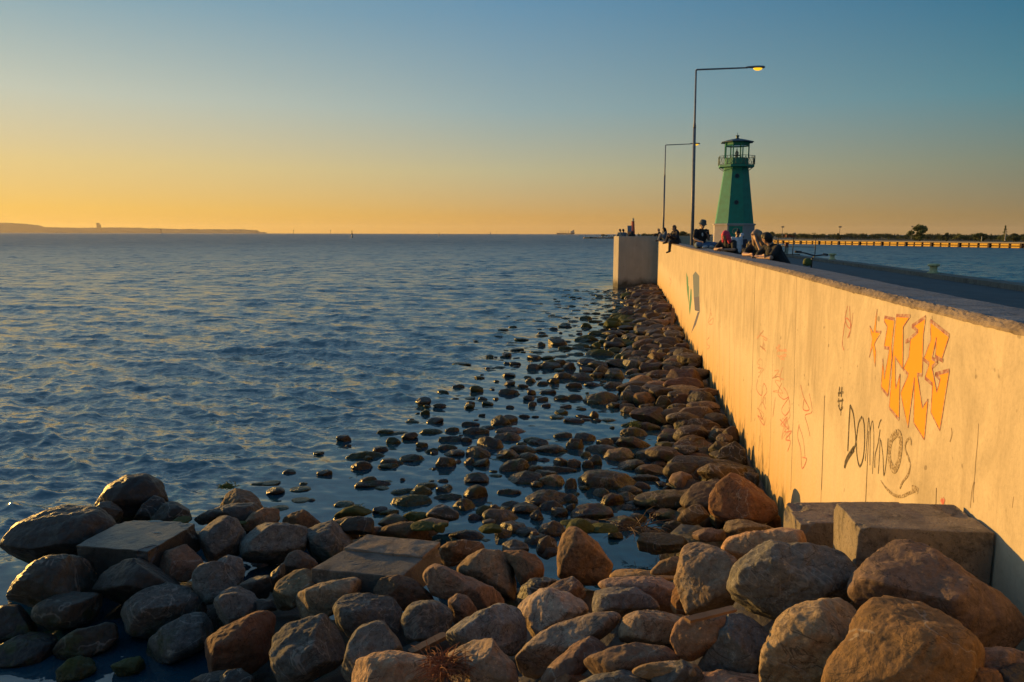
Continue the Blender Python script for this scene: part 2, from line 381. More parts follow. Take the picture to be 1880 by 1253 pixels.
# ------------------------------------------------------------------ water
def calm_mask(x, y):
    """1 = open sea chop, 0 = sheltered shallow water among the stones"""
    pts = np.array([onz(px, py, 0)[:2] for px, py in ((250, 1005), (560, 872), (700, 805), (830, 742), (930, 660), (1020, 610), (1080, 572), (1120, 540))])
    pts = np.vstack([[-14, 4.5], pts, pts[-1] + np.array([.5, 12.])])
    X_ = np.interp(y, pts[:, 1], pts[:, 0])
    t = np.clip((X_ + .9 - x) / 3.0, 0, 1); return t * t * (3 - 2 * t)
rngw = np.random.RandomState(4)
def build_water():
    na = 860; A = np.radians(np.concatenate([np.linspace(-100, -42, 40)[:-1], np.linspace(-42, 42, na - 78), np.linspace(42, 100, 40)[1:]])); na = len(A)
    r = np.concatenate([np.geomspace(2.2, 420, 900), np.geomspace(440, 12000, 50)]); nr = len(r)
    RR, AA = np.meshgrid(r, A, indexing='ij'); x = RR * np.sin(AA); y = RR * np.cos(AA); z = np.zeros_like(x); dx = np.zeros_like(x); dy = np.zeros_like(x)
    calm = calm_mask(x, y); wl = np.interp(y, WALLY, WALLX); open_ = np.clip(np.maximum((y - 54) / 8, (x - wl - 3) / 3), 0, 1); calm = np.maximum(calm, open_)
    spacing = np.maximum(np.gradient(r)[:, None] * np.ones_like(x), RR * .0019)
    N = 140; lam = np.geomspace(.17, 3.6, N)
    for L in lam:
        ang = np.radians(rngw.normal(-160 if L > 1.2 else -155, 13 if L > 1.1 else 36))     # travelling towards the shore
        k = 2 * np.pi / L; kx, ky = k * np.sin(ang), k * np.cos(ang); ph = rngw.uniform(0, 6.28)
        s = .066 if L < .45 else .046 if L < 1.1 else .022
        a = s / k
        fade = np.clip((L / spacing - 1.8) / 1.6, 0, 1)
        amp = a * fade * (calm if L > .8 else calm * .84 + .16)
        grp = .65 + .55 * np.sin((x * math.cos(ang * 1.3) + y * math.sin(ang * 1.3)) * k * .13 + ph * 3)
        amp = amp * grp; pa = kx * x + ky * y + ph
        z += amp * np.cos(pa); dx -= 1.15 * amp * kx / k * np.sin(pa); dy -= 1.15 * amp * ky / k * np.sin(pa)
    far = np.clip((420 - RR) / 100, 0, 1); z *= far
    V = np.stack([x + dx * far, y + dy * far, z], -1).reshape(-1, 3)
    i = np.arange(nr * na).reshape(nr, na); F_ = np.stack([i[:-1, :-1], i[:-1, 1:], i[1:, 1:], i[1:, :-1]], -1).reshape(-1, 4)
    me = fast_mesh(V, F_, 'water'); me.polygons.foreach_set('use_smooth', [True] * len(me.polygons))
    ca_ = me.attributes.new('chop', 'FLOAT', 'POINT'); ca_.data.foreach_set('value', calm.reshape(-1).astype(np.float32))
    m = MT('sea_water'); v = m.pos(); at_ = m.n('ShaderNodeAttribute', attribute_name='chop').outputs['Fac']
    m.base(m.mix(at_, (.010, .024, .036), (.034, .092, .142))); m.rough(m.mth('MULTIPLY', m.range(at_, 0, 1, .4, 1), m.mth('ADD', .05, m.mth('MULTIPLY', .42, m.mth('POWER', m.range(m.n_dist(), 10, 320, 0, 1), .58)))));  m.b.inputs['IOR'].default_value = 1.68
    geo = m.n('ShaderNodeNewGeometry').outputs['Position']; ln = m.n('ShaderNodeVectorMath', operation='LENGTH'); m.l(geo, ln.inputs[0]); dist = ln.outputs['Value']
    # capillary ripples and, with distance, the waves too fine for the mesh: slopes straight into the shading normal
    rot = m.n('ShaderNodeMapping'); rot.inputs['Rotation'].default_value = (0, 0, R_(20)); rot.inputs['Scale'].default_value = (.55, 1.25, 1); m.l(geo, rot.inputs[0]); rv = rot.outputs[0]
    def nz(scale, det, amp):
        x = m.n('ShaderNodeTexNoise'); m.l(rv, x.inputs['Vector']); x.inputs['Scale'].default_value = scale; x.inputs['Detail'].default_value = det; x.inputs['Roughness'].default_value = .6; x.inputs['Distortion'].default_value = .4
        a_ = m.n('ShaderNodeVectorMath', operation='SUBTRACT'); m.l(x.outputs['Color'], a_.inputs[0]); a_.inputs[1].default_value = (.5, .5, .5)
        b_ = m.n('ShaderNodeVectorMath', operation='MULTIPLY'); m.l(a_.outputs[0], b_.inputs[0]); b_.inputs[1].default_value = (.75, 1.5, 0)
        c_ = m.n('ShaderNodeVectorMath', operation='SCALE'); m.l(b_.outputs[0], c_.inputs[0])
        if isinstance(amp, float): c_.inputs['Scale'].default_value = amp
        else: m.l(amp, c_.inputs['Scale'])
        return c_.outputs[0]
    def vadd(a_, b_):
        x = m.n('ShaderNodeVectorMath', operation='ADD'); m.l(a_, x.inputs[0]); m.l(b_, x.inputs[1]); return x.outputs[0]
    calmf = m.range(at_, 0, 1, .15, 1.)
    n0 = nz(13., 3, m.mth('MULTIPLY', m.range(dist, 4, 60, .6, .4), calmf)); n1 = nz(4.2, 5, m.mth('MULTIPLY', m.range(dist, 4, 40, .62, .62), calmf)); n2 = nz(1.3, 4, m.mth('MULTIPLY', m.range(dist, 14, 70, .3, 1.2), calmf)); n3 = nz(.26, 5, m.mth('MULTIPLY', m.range(dist, 60, 400, 0, 1.4), calmf))
    fo = m.noise(m.pos((1, 1, 1)), 7.5, 5, .72, 1.2); fb = m.mth('MULTIPLY', m.range(at_, .0, .06), m.range(at_, .75, .35)); fo2 = m.noise(m.pos((.5, 1.1, 1)), .9, 3, .5)
    fm = m.mth('MULTIPLY', m.mth('MULTIPLY', m.range(fo, .63, .69), fb), m.mth('MULTIPLY', m.range(fo2, .50, .62), .55)); m.base(m.mix(fm, m.mix(at_, (.009, .048, .074), (.016, .092, .132)), (.62, .60, .55)))
    nrm = m.n('ShaderNodeVectorMath', operation='NORMALIZE'); m.l(vadd(vadd(vadd(n1, n2), vadd(n0, n3)), m.n('ShaderNodeNewGeometry').outputs['Normal']), nrm.inputs[0]); m.l(nrm.outputs[0], m.b.inputs['Normal'])
    return tag(link('water', me, m.m), kind='structure')
build_water()

# ------------------------------------------------------------------ sea wall of the pier
WT, WTOP, DECK = .44, CAMZ - .45, 2.3
def concrete(name, c1, c2, c3, wall=False, wet=False):
    m = MT(name); v = m.pos(); st = m.pos((5, 5, .35)); p = m.n('ShaderNodeSeparateXYZ'); m.l(v, p.inputs[0]); z = p.outputs[2]
    a = m.noise(st, 1.0, 6, .65); b = m.noise(v, 1.1, 5, .6); f = m.noise(v, 34, 4, .7); bl = m.noise(m.pos((1, 1, .55)), 2.6, 6, .7, .6)
    c = m.mix(m.range(a, .38, .64), c1, c2); c = m.mix(m.mth('MULTIPLY', m.range(b, .45, .7), .55), c, c3)
    if wall:
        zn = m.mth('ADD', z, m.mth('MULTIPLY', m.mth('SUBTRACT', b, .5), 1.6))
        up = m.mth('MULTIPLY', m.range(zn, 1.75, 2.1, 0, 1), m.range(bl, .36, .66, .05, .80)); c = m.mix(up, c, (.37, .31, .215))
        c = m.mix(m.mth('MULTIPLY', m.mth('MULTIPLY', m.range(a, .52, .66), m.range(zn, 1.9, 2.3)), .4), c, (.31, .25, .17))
        zl = m.mth('ADD', z, m.mth('MULTIPLY', m.mth('SUBTRACT', a, .5), 1.4))
        c = m.mix(m.range(zl, 1.55, .35, 0, .75), c, (.58, .34, .09))                                  # ochre algae film low down
        c = m.mix(m.range(m.mth('ADD', z, m.mth('MULTIPLY', m.mth('SUBTRACT', bl, .5), 2.4)), .55, .15, 0, .92), c, (.11, .085, .035))   # splash-zone grime
    if not wall and not wet: c = m.mix(m.mth('MULTIPLY', m.range(m.noise(v, 4.5, 6, .75, 1.0), .50, .66), .75), c, tuple(x * .45 for x in c3)); c = m.mix(m.range(m.noise(v, 55, 2, .6), .60, .68, 0, .55), c, tuple(x * .4 for x in c3)); c = m.mix(m.range(m.noise(v, 9, 4, .7), .60, .70, 0, .6), c, tuple(min(1, x * 1.5) for x in c1))
    if wet: c = m.mix(m.range(m.mth('ADD', z, m.mth('MULTIPLY', m.mth('SUBTRACT', bl, .5), .9)), .75, .25, 0, .9), c, (.035, .032, .022))
    c = m.mix(.28, c, m.mix(1.0, c, m.ramp(f, [(.3, (.6, .6, .6)), (.5, (1, 1, 1)), (.72, (1.15, 1.15, 1.15))]), 'MULTIPLY'))
    pit = m.noise(v, 7.5, 2, .5); c = m.mix(m.range(pit, .715, .75, 0, .6), c, (.14, .11, .08))
    m.base(c); m.rough(.88); b1 = m.bump(a, .25, .02); m.bump(f, .35 if wall else .7, .006 if wall else .012, b1); return m.m
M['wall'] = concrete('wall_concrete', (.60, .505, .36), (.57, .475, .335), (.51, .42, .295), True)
M['conc'] = concrete('block_concrete', (.26, .215, .16), (.18, .15, .115), (.10, .085, .065))
M['slab'] = concrete('slab_concrete', (.17, .155, .13), (.12, .11, .095), (.085, .08, .07))
M['slab_wet'] = concrete('wet_slab_concrete', (.085, .078, .066), (.06, .056, .05), (.045, .042, .038)); M['slab_wet'].node_tree.nodes['Principled BSDF'].inputs['Roughness'].default_value = .32
M['conc_rough'] = concrete('rough_concrete', (.30, .235, .17), (.21, .16, .115), (.13, .10, .075))
M['bast'] = concrete('bastion_concrete', (.46, .41, .335), (.41, .365, .30), (.34, .305, .25), wet=True)
wroot = empty('sea_wall', (0, 0, 0), 0, 'long pale concrete sea wall painted with graffiti running out beside the stones', 'wall')
def sweep(name, prof, y0, y1, dy, mat, parent, jit=0, seed=1, smooth=False):
    """prof: (offset behind the face, z) swept along the wall line"""
    rg = np.random.RandomState(seed); ys = np.arange(y0, y1 + 1e-6, dy); vs = []; fs = []; n = len(prof)
    for i, y in enumerate(ys):
        t = np.array([wallx(y + .3) - wallx(y - .3), .6]); t /= np.linalg.norm(t); nrm = np.array([t[1], -t[0]])
        for o, z in prof:
            o2 = o + (rg.normal() * jit if jit else 0); z2 = z + (rg.normal() * jit if jit else 0)
            vs.append((wallx(y) + nrm[0] * o2, y + nrm[1] * o2, z2))
    for i in range(len(ys) - 1):
        for k in range(n - 1): fs.append((i * n + k, (i + 1) * n + k, (i + 1) * n + k + 1, i * n + k + 1))
    fs.append(tuple(range(n))); fs.append(tuple((len(ys) - 1) * n + k for k in range(n))[::-1])
    return link(name, mesh_from(vs, fs, name), mat, parent, smooth)
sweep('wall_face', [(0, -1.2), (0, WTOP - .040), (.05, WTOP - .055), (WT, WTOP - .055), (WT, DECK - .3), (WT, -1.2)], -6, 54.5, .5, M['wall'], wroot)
M['wall_top'] = concrete('wall_top_concrete', (.225, .24, .26), (.18, .195, .215), (.14, .15, .165))
sweep('coping', [(.045, WTOP - .0535), (.047, WTOP - .002), (.06, WTOP), (WT + .004, WTOP + .001), (WT + .004, WTOP - .054)], -6, 54.5, .10, M['wall_top'], wroot, .0012, 3)
sweep('coping_lip', [(-.004, WTOP - .054), (-.003, WTOP - .036), (.008, WTOP - .022), (.020, WTOP - .012), (.034, WTOP - .004), (.0475, WTOP + .001), (.05, WTOP - .05)], -6, 54.5, .045, M['conc_rough'], wroot, .0018, 5)  # rough lip; its darker brown also paints in the grazing light
# form joints and cracks
def ribbon(name, px_pts, width, mat, parent, out=.0016, closed=False, wpx=None, taper=None, label=None):
    """a painted or scored stroke lying on the wall face; width in metres"""
    P3 = [onwall(px, py, out) for px, py in px_pts]
    if closed: P3.append(P3[0])
    # resample smooth
    P3 = np.array(P3); vs = []; fs = []; n = len(P3)
    for i in range(n):
        t = P3[min(i + 1, n - 1)] - P3[max(i - 1, 0)]; t /= np.linalg.norm(t) + 1e-9
        wn_ = np.array([-1, wallx(P3[i][1] + .5) - wallx(P3[i][1] - .5), 0]); wn_ /= np.linalg.norm(wn_)
        b = np.cross(t, wn_); w2 = width * (taper[i] if taper is not None else 1) / 2
        vs += [P3[i] + b * w2, P3[i] - b * w2]
    for i in range(n - 1): fs.append((2 * i, 2 * i + 1, 2 * i + 3, 2 * i + 2))
    return vs, fs
def smooth_px(pts, n=5, closed=False):
    P = np.array(pts, float); m = len(P); out_ = []
    for i in range(m if closed else m - 1):
        p0, p1, p2, p3 = (P[(i - 1) % m], P[i], P[(i + 1) % m], P[(i + 2) % m]) if closed else (P[max(i - 1, 0)], P[i], P[i + 1], P[min(i + 2, m - 1)])
        for k in range(n):
            t = k / n; out_.append(.5 * (2 * p1 + (p2 - p0) * t + (2 * p0 - 5 * p1 + 4 * p2 - p3) * t * t + (3 * p1 - p0 - 3 * p2 + p3) * t ** 3))
    if not closed: out_.append(P[-1])
    return [tuple(p) for p in out_]
def paint(name, c, alpha_scale=30, cover=.5, soft=.2, rough=.8):
    m = MT(name); v = m.pos(); k = m.noise(v, alpha_scale, 3, .6)
    m.base(m.mix(m.range(k, cover - soft, cover + soft), c, (.60, .50, .36))); m.rough(rough); return m.m
M['joint'] = plain('joint_dark', (.075, .05, .035), .9); M['joint_faint'] = plain('joint_faint', (.25, .18, .11), .9)
M['p_orange'] = paint('orange_spray', (.88, .305, .006), 20, .85, .2); M['p_purple'] = paint('purple_outline', (.27, .10, .085), 25, .62)
M['p_black'] = paint('black_spray', (.05, .04, .028), 30, .68, .12); M['p_black_soft'] = paint('thin_black_spray', (.17, .12, .06), 60, .58, .16)
M['p_pink'] = paint('pink_marker', (.50, .13, .10), 40, .66); M['p_pink_faint'] = paint('faded_pink_marker', (.48, .20, .13), 40, .56)
M['p_green'] = paint('green_spray', (.06, .21, .13), 12, .8); M['p_blue'] = paint('grey_blue_spray', (.10, .14, .18), 6, .85, .25); M['p_violet'] = paint('violet_spray', (.08, .085, .15), 9, .85)
def wz6(pts): return [(1200 + x / 2.725, 440 + y / 2.725) for x, y in pts]
def wz5(pts): return [(1500 + x / 3.1316, 540 + y / 3.1316) for x, y in pts]
def vline(pts, width, mat, wob=0, name='form_joint'):
    rg = random.Random(int(pts[0][0])); (x0, y0), (x1, y1) = pts; P = [(x0 + (x1 - x0) * t / 8 + rg.uniform(-wob, wob), y0 + (y1 - y0) * t / 8) for t in range(9)]
    vs, fs = ribbon(name, P, width, mat, wroot, .0014); link(name, mesh_from(vs, fs, name), mat, wroot)
for (a, b), wd, mt in [(wz6([(509, 118), (487, 915)]), .020, 'joint'), (wz6([(381, 390), (379, 800)]), .012, 'joint'), (wz6([(434, 430), (430, 880)]), .008, 'joint_faint'), (wz6([(597, 555), (578, 1180)]), .010, 'joint_faint'),
                       (wz6([(706, 645), (686, 1253)]), .014, 'joint'), (wz6([(856, 780), (840, 1253)]), .012, 'joint'), (wz5([(43, 585), (21, 1215)]), .008, 'joint'), (wz5([(297, 788), (279, 1200)]), .014, 'joint'),
                       (wz5([(686, 1115), (683, 1215)]), .008, 'joint'), (wz6([(330, 400), (328, 700)]), .012, 'joint_faint'), (wz6([(266, 330), (265, 560)]), .012, 'joint_faint'), (wz6([(66, 200), (64, 300)]), .02, 'joint_faint'),
                       (wz6([(716, 180), (704, 640)]), .010, 'joint_faint'), (wz6([(530, 980), (526, 1060)]), .02, 'joint_faint'), (wz6([(300, 380), (298, 640)]), .010, 'joint_faint'), (wz6([(352, 440), (350, 740)]), .008, 'joint_faint'), (wz6([(405, 470), (403, 840)]), .007, 'joint_faint'), (wz6([(545, 600), (533, 1020)]), .007, 'joint_faint')]:
    vline((a, b), wd, M[mt])
for pts, wd in ((wz5([(928, 745), (922, 850), (912, 960), (905, 1060), (890, 1130), (880, 1230)]), .004), (wz5([(905, 1080), (896, 1150), (900, 1200)]), .006), (wz5([(772, 770), (775, 810), (764, 850)]), .008), (wz5([(1130, 1165), (1122, 1230)]), .005)):
    vs, fs = ribbon('crack', smooth_px(pts), wd, M['joint_faint'], wroot, .0014); link('crack', mesh_from(vs, fs), M['joint_faint'], wroot)
# orange lettering
LET = [[(388, 133), (445, 146), (428, 300), (430, 360), (408, 585), (368, 540), (378, 372), (386, 490), (416, 312), (384, 309), (404, 188), (386, 158)],
       [(455, 124), (535, 128), (494, 190), (492, 432), (446, 358), (452, 545), (476, 460), (470, 722), (414, 655), (430, 450), (436, 330), (448, 200)],
       [(545, 185), (624, 133), (610, 240), (604, 466), (575, 463), (582, 505), (605, 657), (637, 605), (616, 838), (555, 740), (560, 480), (541, 622), (522, 770), (480, 570), (525, 465), (495, 432), (527, 360), (537, 262), (508, 276), (560, 235), (581, 214)],
       [(650, 153), (760, 240), (720, 365), (724, 385), (680, 360), (686, 250), (660, 370), (694, 390), (660, 422), (688, 565), (708, 490), (678, 462), (760, 440), (705, 785), (654, 682), (664, 520), (620, 482), (645, 402), (612, 376), (655, 262)],
       [(345, 88), (336, 216), (368, 219), (342, 262), (329, 290), (337, 330), (334, 420), (318, 300), (300, 366), (317, 262), (303, 184), (323, 224)]]
from mathutils.geometry import delaunay_2d_cdt
V_, F_ = [], []
for i, L in enumerate(LET):
    pv = [Vector(p) for p in wz5(L)]; vv, _e, ff, *_ = delaunay_2d_cdt(pv, [], [list(range(len(pv)))], 1, 1e-4); b0 = len(V_)
    V_ += [onwall(p.x, p.y, 0.0010 + .0002 * i) for p in vv]; F_ += [tuple(b0 + k for k in f) for f in ff]
gl = mesh_from(V_, F_, 'graffiti_fill')
gfx = link('orange_graffiti', gl, M['p_orange'], wroot); gfx['label'] = 'orange spray painted lettering and star with purple outline'
vs_, fs_ = [], []
def strokes(items, mat, name, parent, label=None, out=.0022):
    V, Fs = [], []
    for pts, wd, tp in items:
        v, f = ribbon(name, pts, wd, mat, parent, out, taper=tp); b = len(V); V += v; Fs += [tuple(b + i for i in q_) for q_ in f]
    o = link(name, mesh_from(V, Fs), mat, parent)
    if label: o['label'] = label
    return o
it = []
for L in LET:
    P = wz5(L); P = P + [P[0]]
    for a, b in zip(P[:-1], P[1:]):
        thick = .025 if abs(a[1] - b[1]) < abs(a[0] - b[0]) * 1.3 else .011
        it.append(([a, ((a[0] + b[0]) / 2, (a[1] + b[1]) / 2), b], thick * (.75 if L is LET[4] else 1), None))
strokes(it, M['p_purple'], 'graffiti_outline', gfx)
# black lettering
def sm(pts, n=6): return smooth_px(wz5(pts), n)
D1 = sm([(190, 640), (184, 730), (180, 820), (176, 905)]); D2 = sm([(190, 640), (208, 690), (218, 780), (222, 850), (212, 890), (190, 915), (172, 945), (155, 998)])
bl = [(D1, .030, None), (D2, .026, None), (sm([(212, 890), (190, 920), (170, 955), (158, 992)]), .055, None),
      (sm([(258, 705), (238, 745), (227, 830), (228, 920), (243, 990), (262, 955), (272, 870), (271, 760), (262, 712)]), .022, None),
      (sm([(277, 960), (284, 870), (290, 790), (296, 712), (304, 800), (303, 985)]), .012, None), (sm([(304, 800), (312, 745), (321, 740), (326, 850), (318, 1035)]), .010, None),
      (sm([(362, 780), (350, 860), (333, 930), (331, 1000)]), .012, None), (sm([(352, 772), (360, 740), (369, 722)]), .012, None),
      (sm([(362, 830), (358, 930), (351, 1035)]), .011, None), (sm([(366, 840), (378, 930), (384, 1045), (400, 940), (408, 830)]), .011, None),
      (wz5([(130, 535), (124, 590)]), .035, None), (wz5([(143, 535), (138, 592)]), .030, None), (wz5([(118, 618), (150, 612)]), .02, None), (wz5([(124, 600), (128, 660)]), .02, None), (wz5([(146, 600), (140, 660)]), .02, None), (sm([(122, 640), (134, 668), (148, 650)]), .02, None), (wz5([(138, 650), (136, 700)]), .014, None), (wz5([(120, 572), (150, 566)]), .02, None)]
strokes(bl, M['p_black'], 'black_lettering', wroot, 'word DOMINOS sprayed in dripping black paint')
bs = [(sm([(458, 800), (430, 830), (416, 890), (418, 960), (440, 1010), (465, 975), (480, 890), (478, 820), (460, 796)]), .060, None),
      (sm([(541, 870), (537, 838), (524, 832), (508, 862), (508, 900), (524, 940), (534, 985), (522, 1040), (492, 1080), (475, 1118)]), .020, None),
      (sm([(366, 1072), (395, 1115), (440, 1155), (485, 1164), (530, 1145), (578, 1125)]), .018, [min(1.3, .4 + .1 * i) for i in range(31)]), (sm([(545, 1115), (565, 1120), (580, 1135)]), .04, None)]
strokes(bs, M['p_black_soft'], 'faint_lettering', wroot)
# pink marker scribbles
def scrib(c, w_, h_, n, seed):
    rg = random.Random(seed); p = []
    for i in range(n): p.append((c[0] + rg.uniform(-w_, w_) / 2, c[1] + h_ * (i / (n - 1) - .5) + rg.uniform(-h_, h_) * .22))
    return p
pk = [(smooth_px(wz6(pts)), wd, None) for pts, wd in (
    ([(735, 728), (750, 790), (778, 850), (748, 850), (752, 800)], .014), ([(778, 770), (792, 860), (758, 880), (770, 930), (782, 985)], .010), ([(728, 925), (720, 985), (735, 1050), (742, 1145), (765, 1100), (745, 1090)], .016), ([(725, 930), (748, 1000), (757, 1090)], .010),
    ([(640, 720), (622, 770), (650, 800), (676, 790), (640, 850), (660, 880), (682, 840), (668, 770), (650, 740)], .012), ([(635, 930), (668, 890), (655, 960), (690, 960), (660, 1000), (684, 1010), (670, 1060)], .016), ([(632, 900), (672, 950)], .014), ([(640, 990), (665, 900), (680, 1000)], .014),
    ([(520, 700), (515, 750), (540, 780), (550, 720), (566, 760), (545, 800), (560, 850)], .014), ([(525, 850), (545, 900), (520, 880), (552, 930), (558, 890)], .014), ([(610, 790), (596, 890), (604, 800)], .008),
    ([(645, 640), (632, 690), (650, 700)], .012))]
pk += [(smooth_px(wz5(pts)), wd, None) for pts, wd in (([(175, 70), (160, 150), (190, 195), (186, 70)], .010), ([(150, 235), (165, 140), (195, 180), (182, 250)], .012), ([(205, 110), (196, 190), (175, 255)], .008), ([(150, 230), (145, 290), (155, 325)], .012), ([(712, 1180), (722, 1200), (730, 1175)], .03))]
strokes(pk, M['p_pink'], 'pink_scribble', wroot)
pf = [(smooth_px(wz6(scrib(c, w_, h_, n, s))), wd, None) for c, w_, h_, n, s, wd in (((542, 510), 52, 100, 14, 3, .018), ((640, 565), 64, 55, 12, 4, .022), ((532, 630), 26, 70, 9, 6, .012), ((535, 660), 30, 60, 8, 8, .012), ((620, 720), 50, 150, 14, 21, .013), ((540, 860), 44, 120, 12, 23, .013), ((660, 930), 50, 130, 14, 25, .013), ((280, 390), 34, 80, 9, 10, .03), ((275, 520), 20, 60, 7, 12, .03), ((85, 210), 16, 50, 7, 14, .04))]
strokes(pf, M['p_pink_faint'], 'faded_scribble', wroot)
def patch(name, polys, mat, out=.0014):
    me = bpy.data.meshes.new(name); bm = bmesh.new()
    for L in polys: bm.faces.new([bm.verts.new(onwall(*p, out)) for p in wz6(L)])
    bmesh.ops.triangulate(bm, faces=bm.faces); bm.to_mesh(me); bm.free(); return link(name, me, mat, wroot)
patch('green_graffiti', [[(163, 165), (172, 190), (174, 232), (190, 252), (191, 300), (181, 382), (172, 300), (166, 250)]], M['p_green'])
patch('grey_blue_graffiti', [[(196, 178), (210, 160), (228, 182), (229, 285), (201, 290)]], M['p_blue'])
patch('violet_graffiti', [[(201, 290), (229, 285), (231, 362), (206, 355)], [(231, 362), (212, 425), (187, 470), (204, 415), (220, 364)]], M['p_violet'])
# weep hole low on the wall, and the pier deck, kerb and head
# ------------------------------------------------------------------ pier
def pier_pt(y, off):
    t = np.array([wallx(y + .5) - wallx(y - .5), 1.0]); t /= np.linalg.norm(t); return np.array([wallx(y) + t[1] * off, y - t[0] * off])
md = MT('deck_asphalt'); v = md.pos(); nb = md.noise(v, 1.3, 6, .65); nf = md.noise(v, 60, 3, .7)
sy = md.n('ShaderNodeSeparateXYZ'); md.l(v, sy.inputs[0]); jl = md.mth('LESS_THAN', md.mth('FRACT', md.mth('DIVIDE', md.mth('ADD', sy.outputs[1], md.mth('MULTIPLY', sy.outputs[0], -.15)), 5.5)), .009)
md.base(md.mix(jl, md.mix(md.range(nb, .35, .65), (.085, .088, .095), (.055, .057, .062)), (.02, .02, .022))); md.rough(.8); md.bump(nf, .4, .006)
PW = 8.45
def strip(name, o0, o1, z0, z1, y0, y1, mat, kind=None, dy=2.0, parent=None):
    ys = np.arange(y0, y1 + .01, dy); vs = []; fs = []
    for y in ys:
        a, b = pier_pt(y, o0), pier_pt(y, o1); vs += [(a[0], a[1], z0), (b[0], b[1], z0), (b[0], b[1], z1), (a[0], a[1], z1)]
    for i in range(len(ys) - 1):
        for k in range(4): fs.append((i * 4 + k, i * 4 + (k + 1) % 4, (i + 1) * 4 + (k + 1) % 4, (i + 1) * 4 + k))
    n = len(ys) - 1; fs += [(0, 1, 2, 3), (n * 4 + 3, n * 4 + 2, n * 4 + 1, n * 4)]
    me = mesh_from(vs, fs); bm = bmesh.new(); bm.from_mesh(me); bmesh.ops.recalc_face_normals(bm, faces=bm.faces); bm.to_mesh(me); bm.free()
    o = link(name, me, mat, parent); return tag(o, kind=kind) if kind else o
strip('pier_deck', WT + .002, PW - .002, -1.2, DECK, -6, 52, md.m, 'structure')
kerb_m = concrete('kerb_concrete', (.19, .175, .15), (.14, .13, .115), (.10, .095, .085))
strip('quay_kerb', PW, PW + .62, -1.2, DECK + .15, -6, 76, kerb_m, 'structure')
# pier head (bastion): parapet ring with the sharp jutting corner, floor inside
ang = math.atan2(wallx(54.5) - wallx(53.5), 1.0); ux, uy = math.sin(ang), math.cos(ang)
J = np.array([wallx(54.5), 54.5]); Kc = J + 2.72 * np.array([-uy, ux])
outer = [tuple(J + .002), tuple(Kc), tuple(Kc + np.array([-.20, 1.14]))]
cen = np.array([15.75, 67.0])
for a in np.radians(np.linspace(208, 22, 20)): outer.append(tuple(cen + np.array([6.75 * math.cos(a), 9.6 * math.sin(a)])))
inner = []
O = np.array(outer)
for i, p in enumerate(O):
    t = O[min(i + 1, len(O) - 1)] - O[max(i - 1, 0)]; t /= np.linalg.norm(t); nrm = np.array([t[1], -t[0]]); inner.append(p + nrm * .5)
inner[0] = J + np.array([ux, uy]) * .5; inner[1] = Kc + .5 * np.array([ux, uy]) + .35 * np.array([uy, -ux]); inner = np.array(inner)
vs = []; fs = []; zt = CAMZ - .165
for (ox, oy), (ix, iy) in zip(O, inner): vs += [(ox, oy, -1.2), (ox, oy, zt - .04), (ox * .97 + ix * .03, oy * .97 + iy * .03, zt), (ix, iy, zt), (ix, iy, DECK - .5)]
for i in range(len(O) - 1):
    for k in range(5): fs.append((i * 5 + k, (i + 1) * 5 + k, (i + 1) * 5 + (k + 1) % 5, i * 5 + (k + 1) % 5))
n = len(O) - 1; fs += [(0, 1, 2, 3, 4), tuple(n * 5 + k for k in range(5))]
me = mesh_from(vs, fs); bm = bmesh.new(); bm.from_mesh(me); bmesh.ops.recalc_face_normals(bm, faces=bm.faces); bm.to_mesh(me); bm.free()
tag(link('bastion_wall', me, M['bast']), 'grey shaded concrete bastion wall with sunlit left corner at the end of the sea wall', 'wall')
fl = [tuple(p) for p in inner] + [tuple(pier_pt(76, PW - .01))[:2]] + [tuple(pier_pt(52, PW - .01)), tuple(pier_pt(52, WT + .01)), tuple(pier_pt(54.3, WT + .01))]
MB().prism(fl, -1.0, DECK - .004).build('pier_head', md.m); bpy.data.objects['pier_head']['kind'] = 'structure'
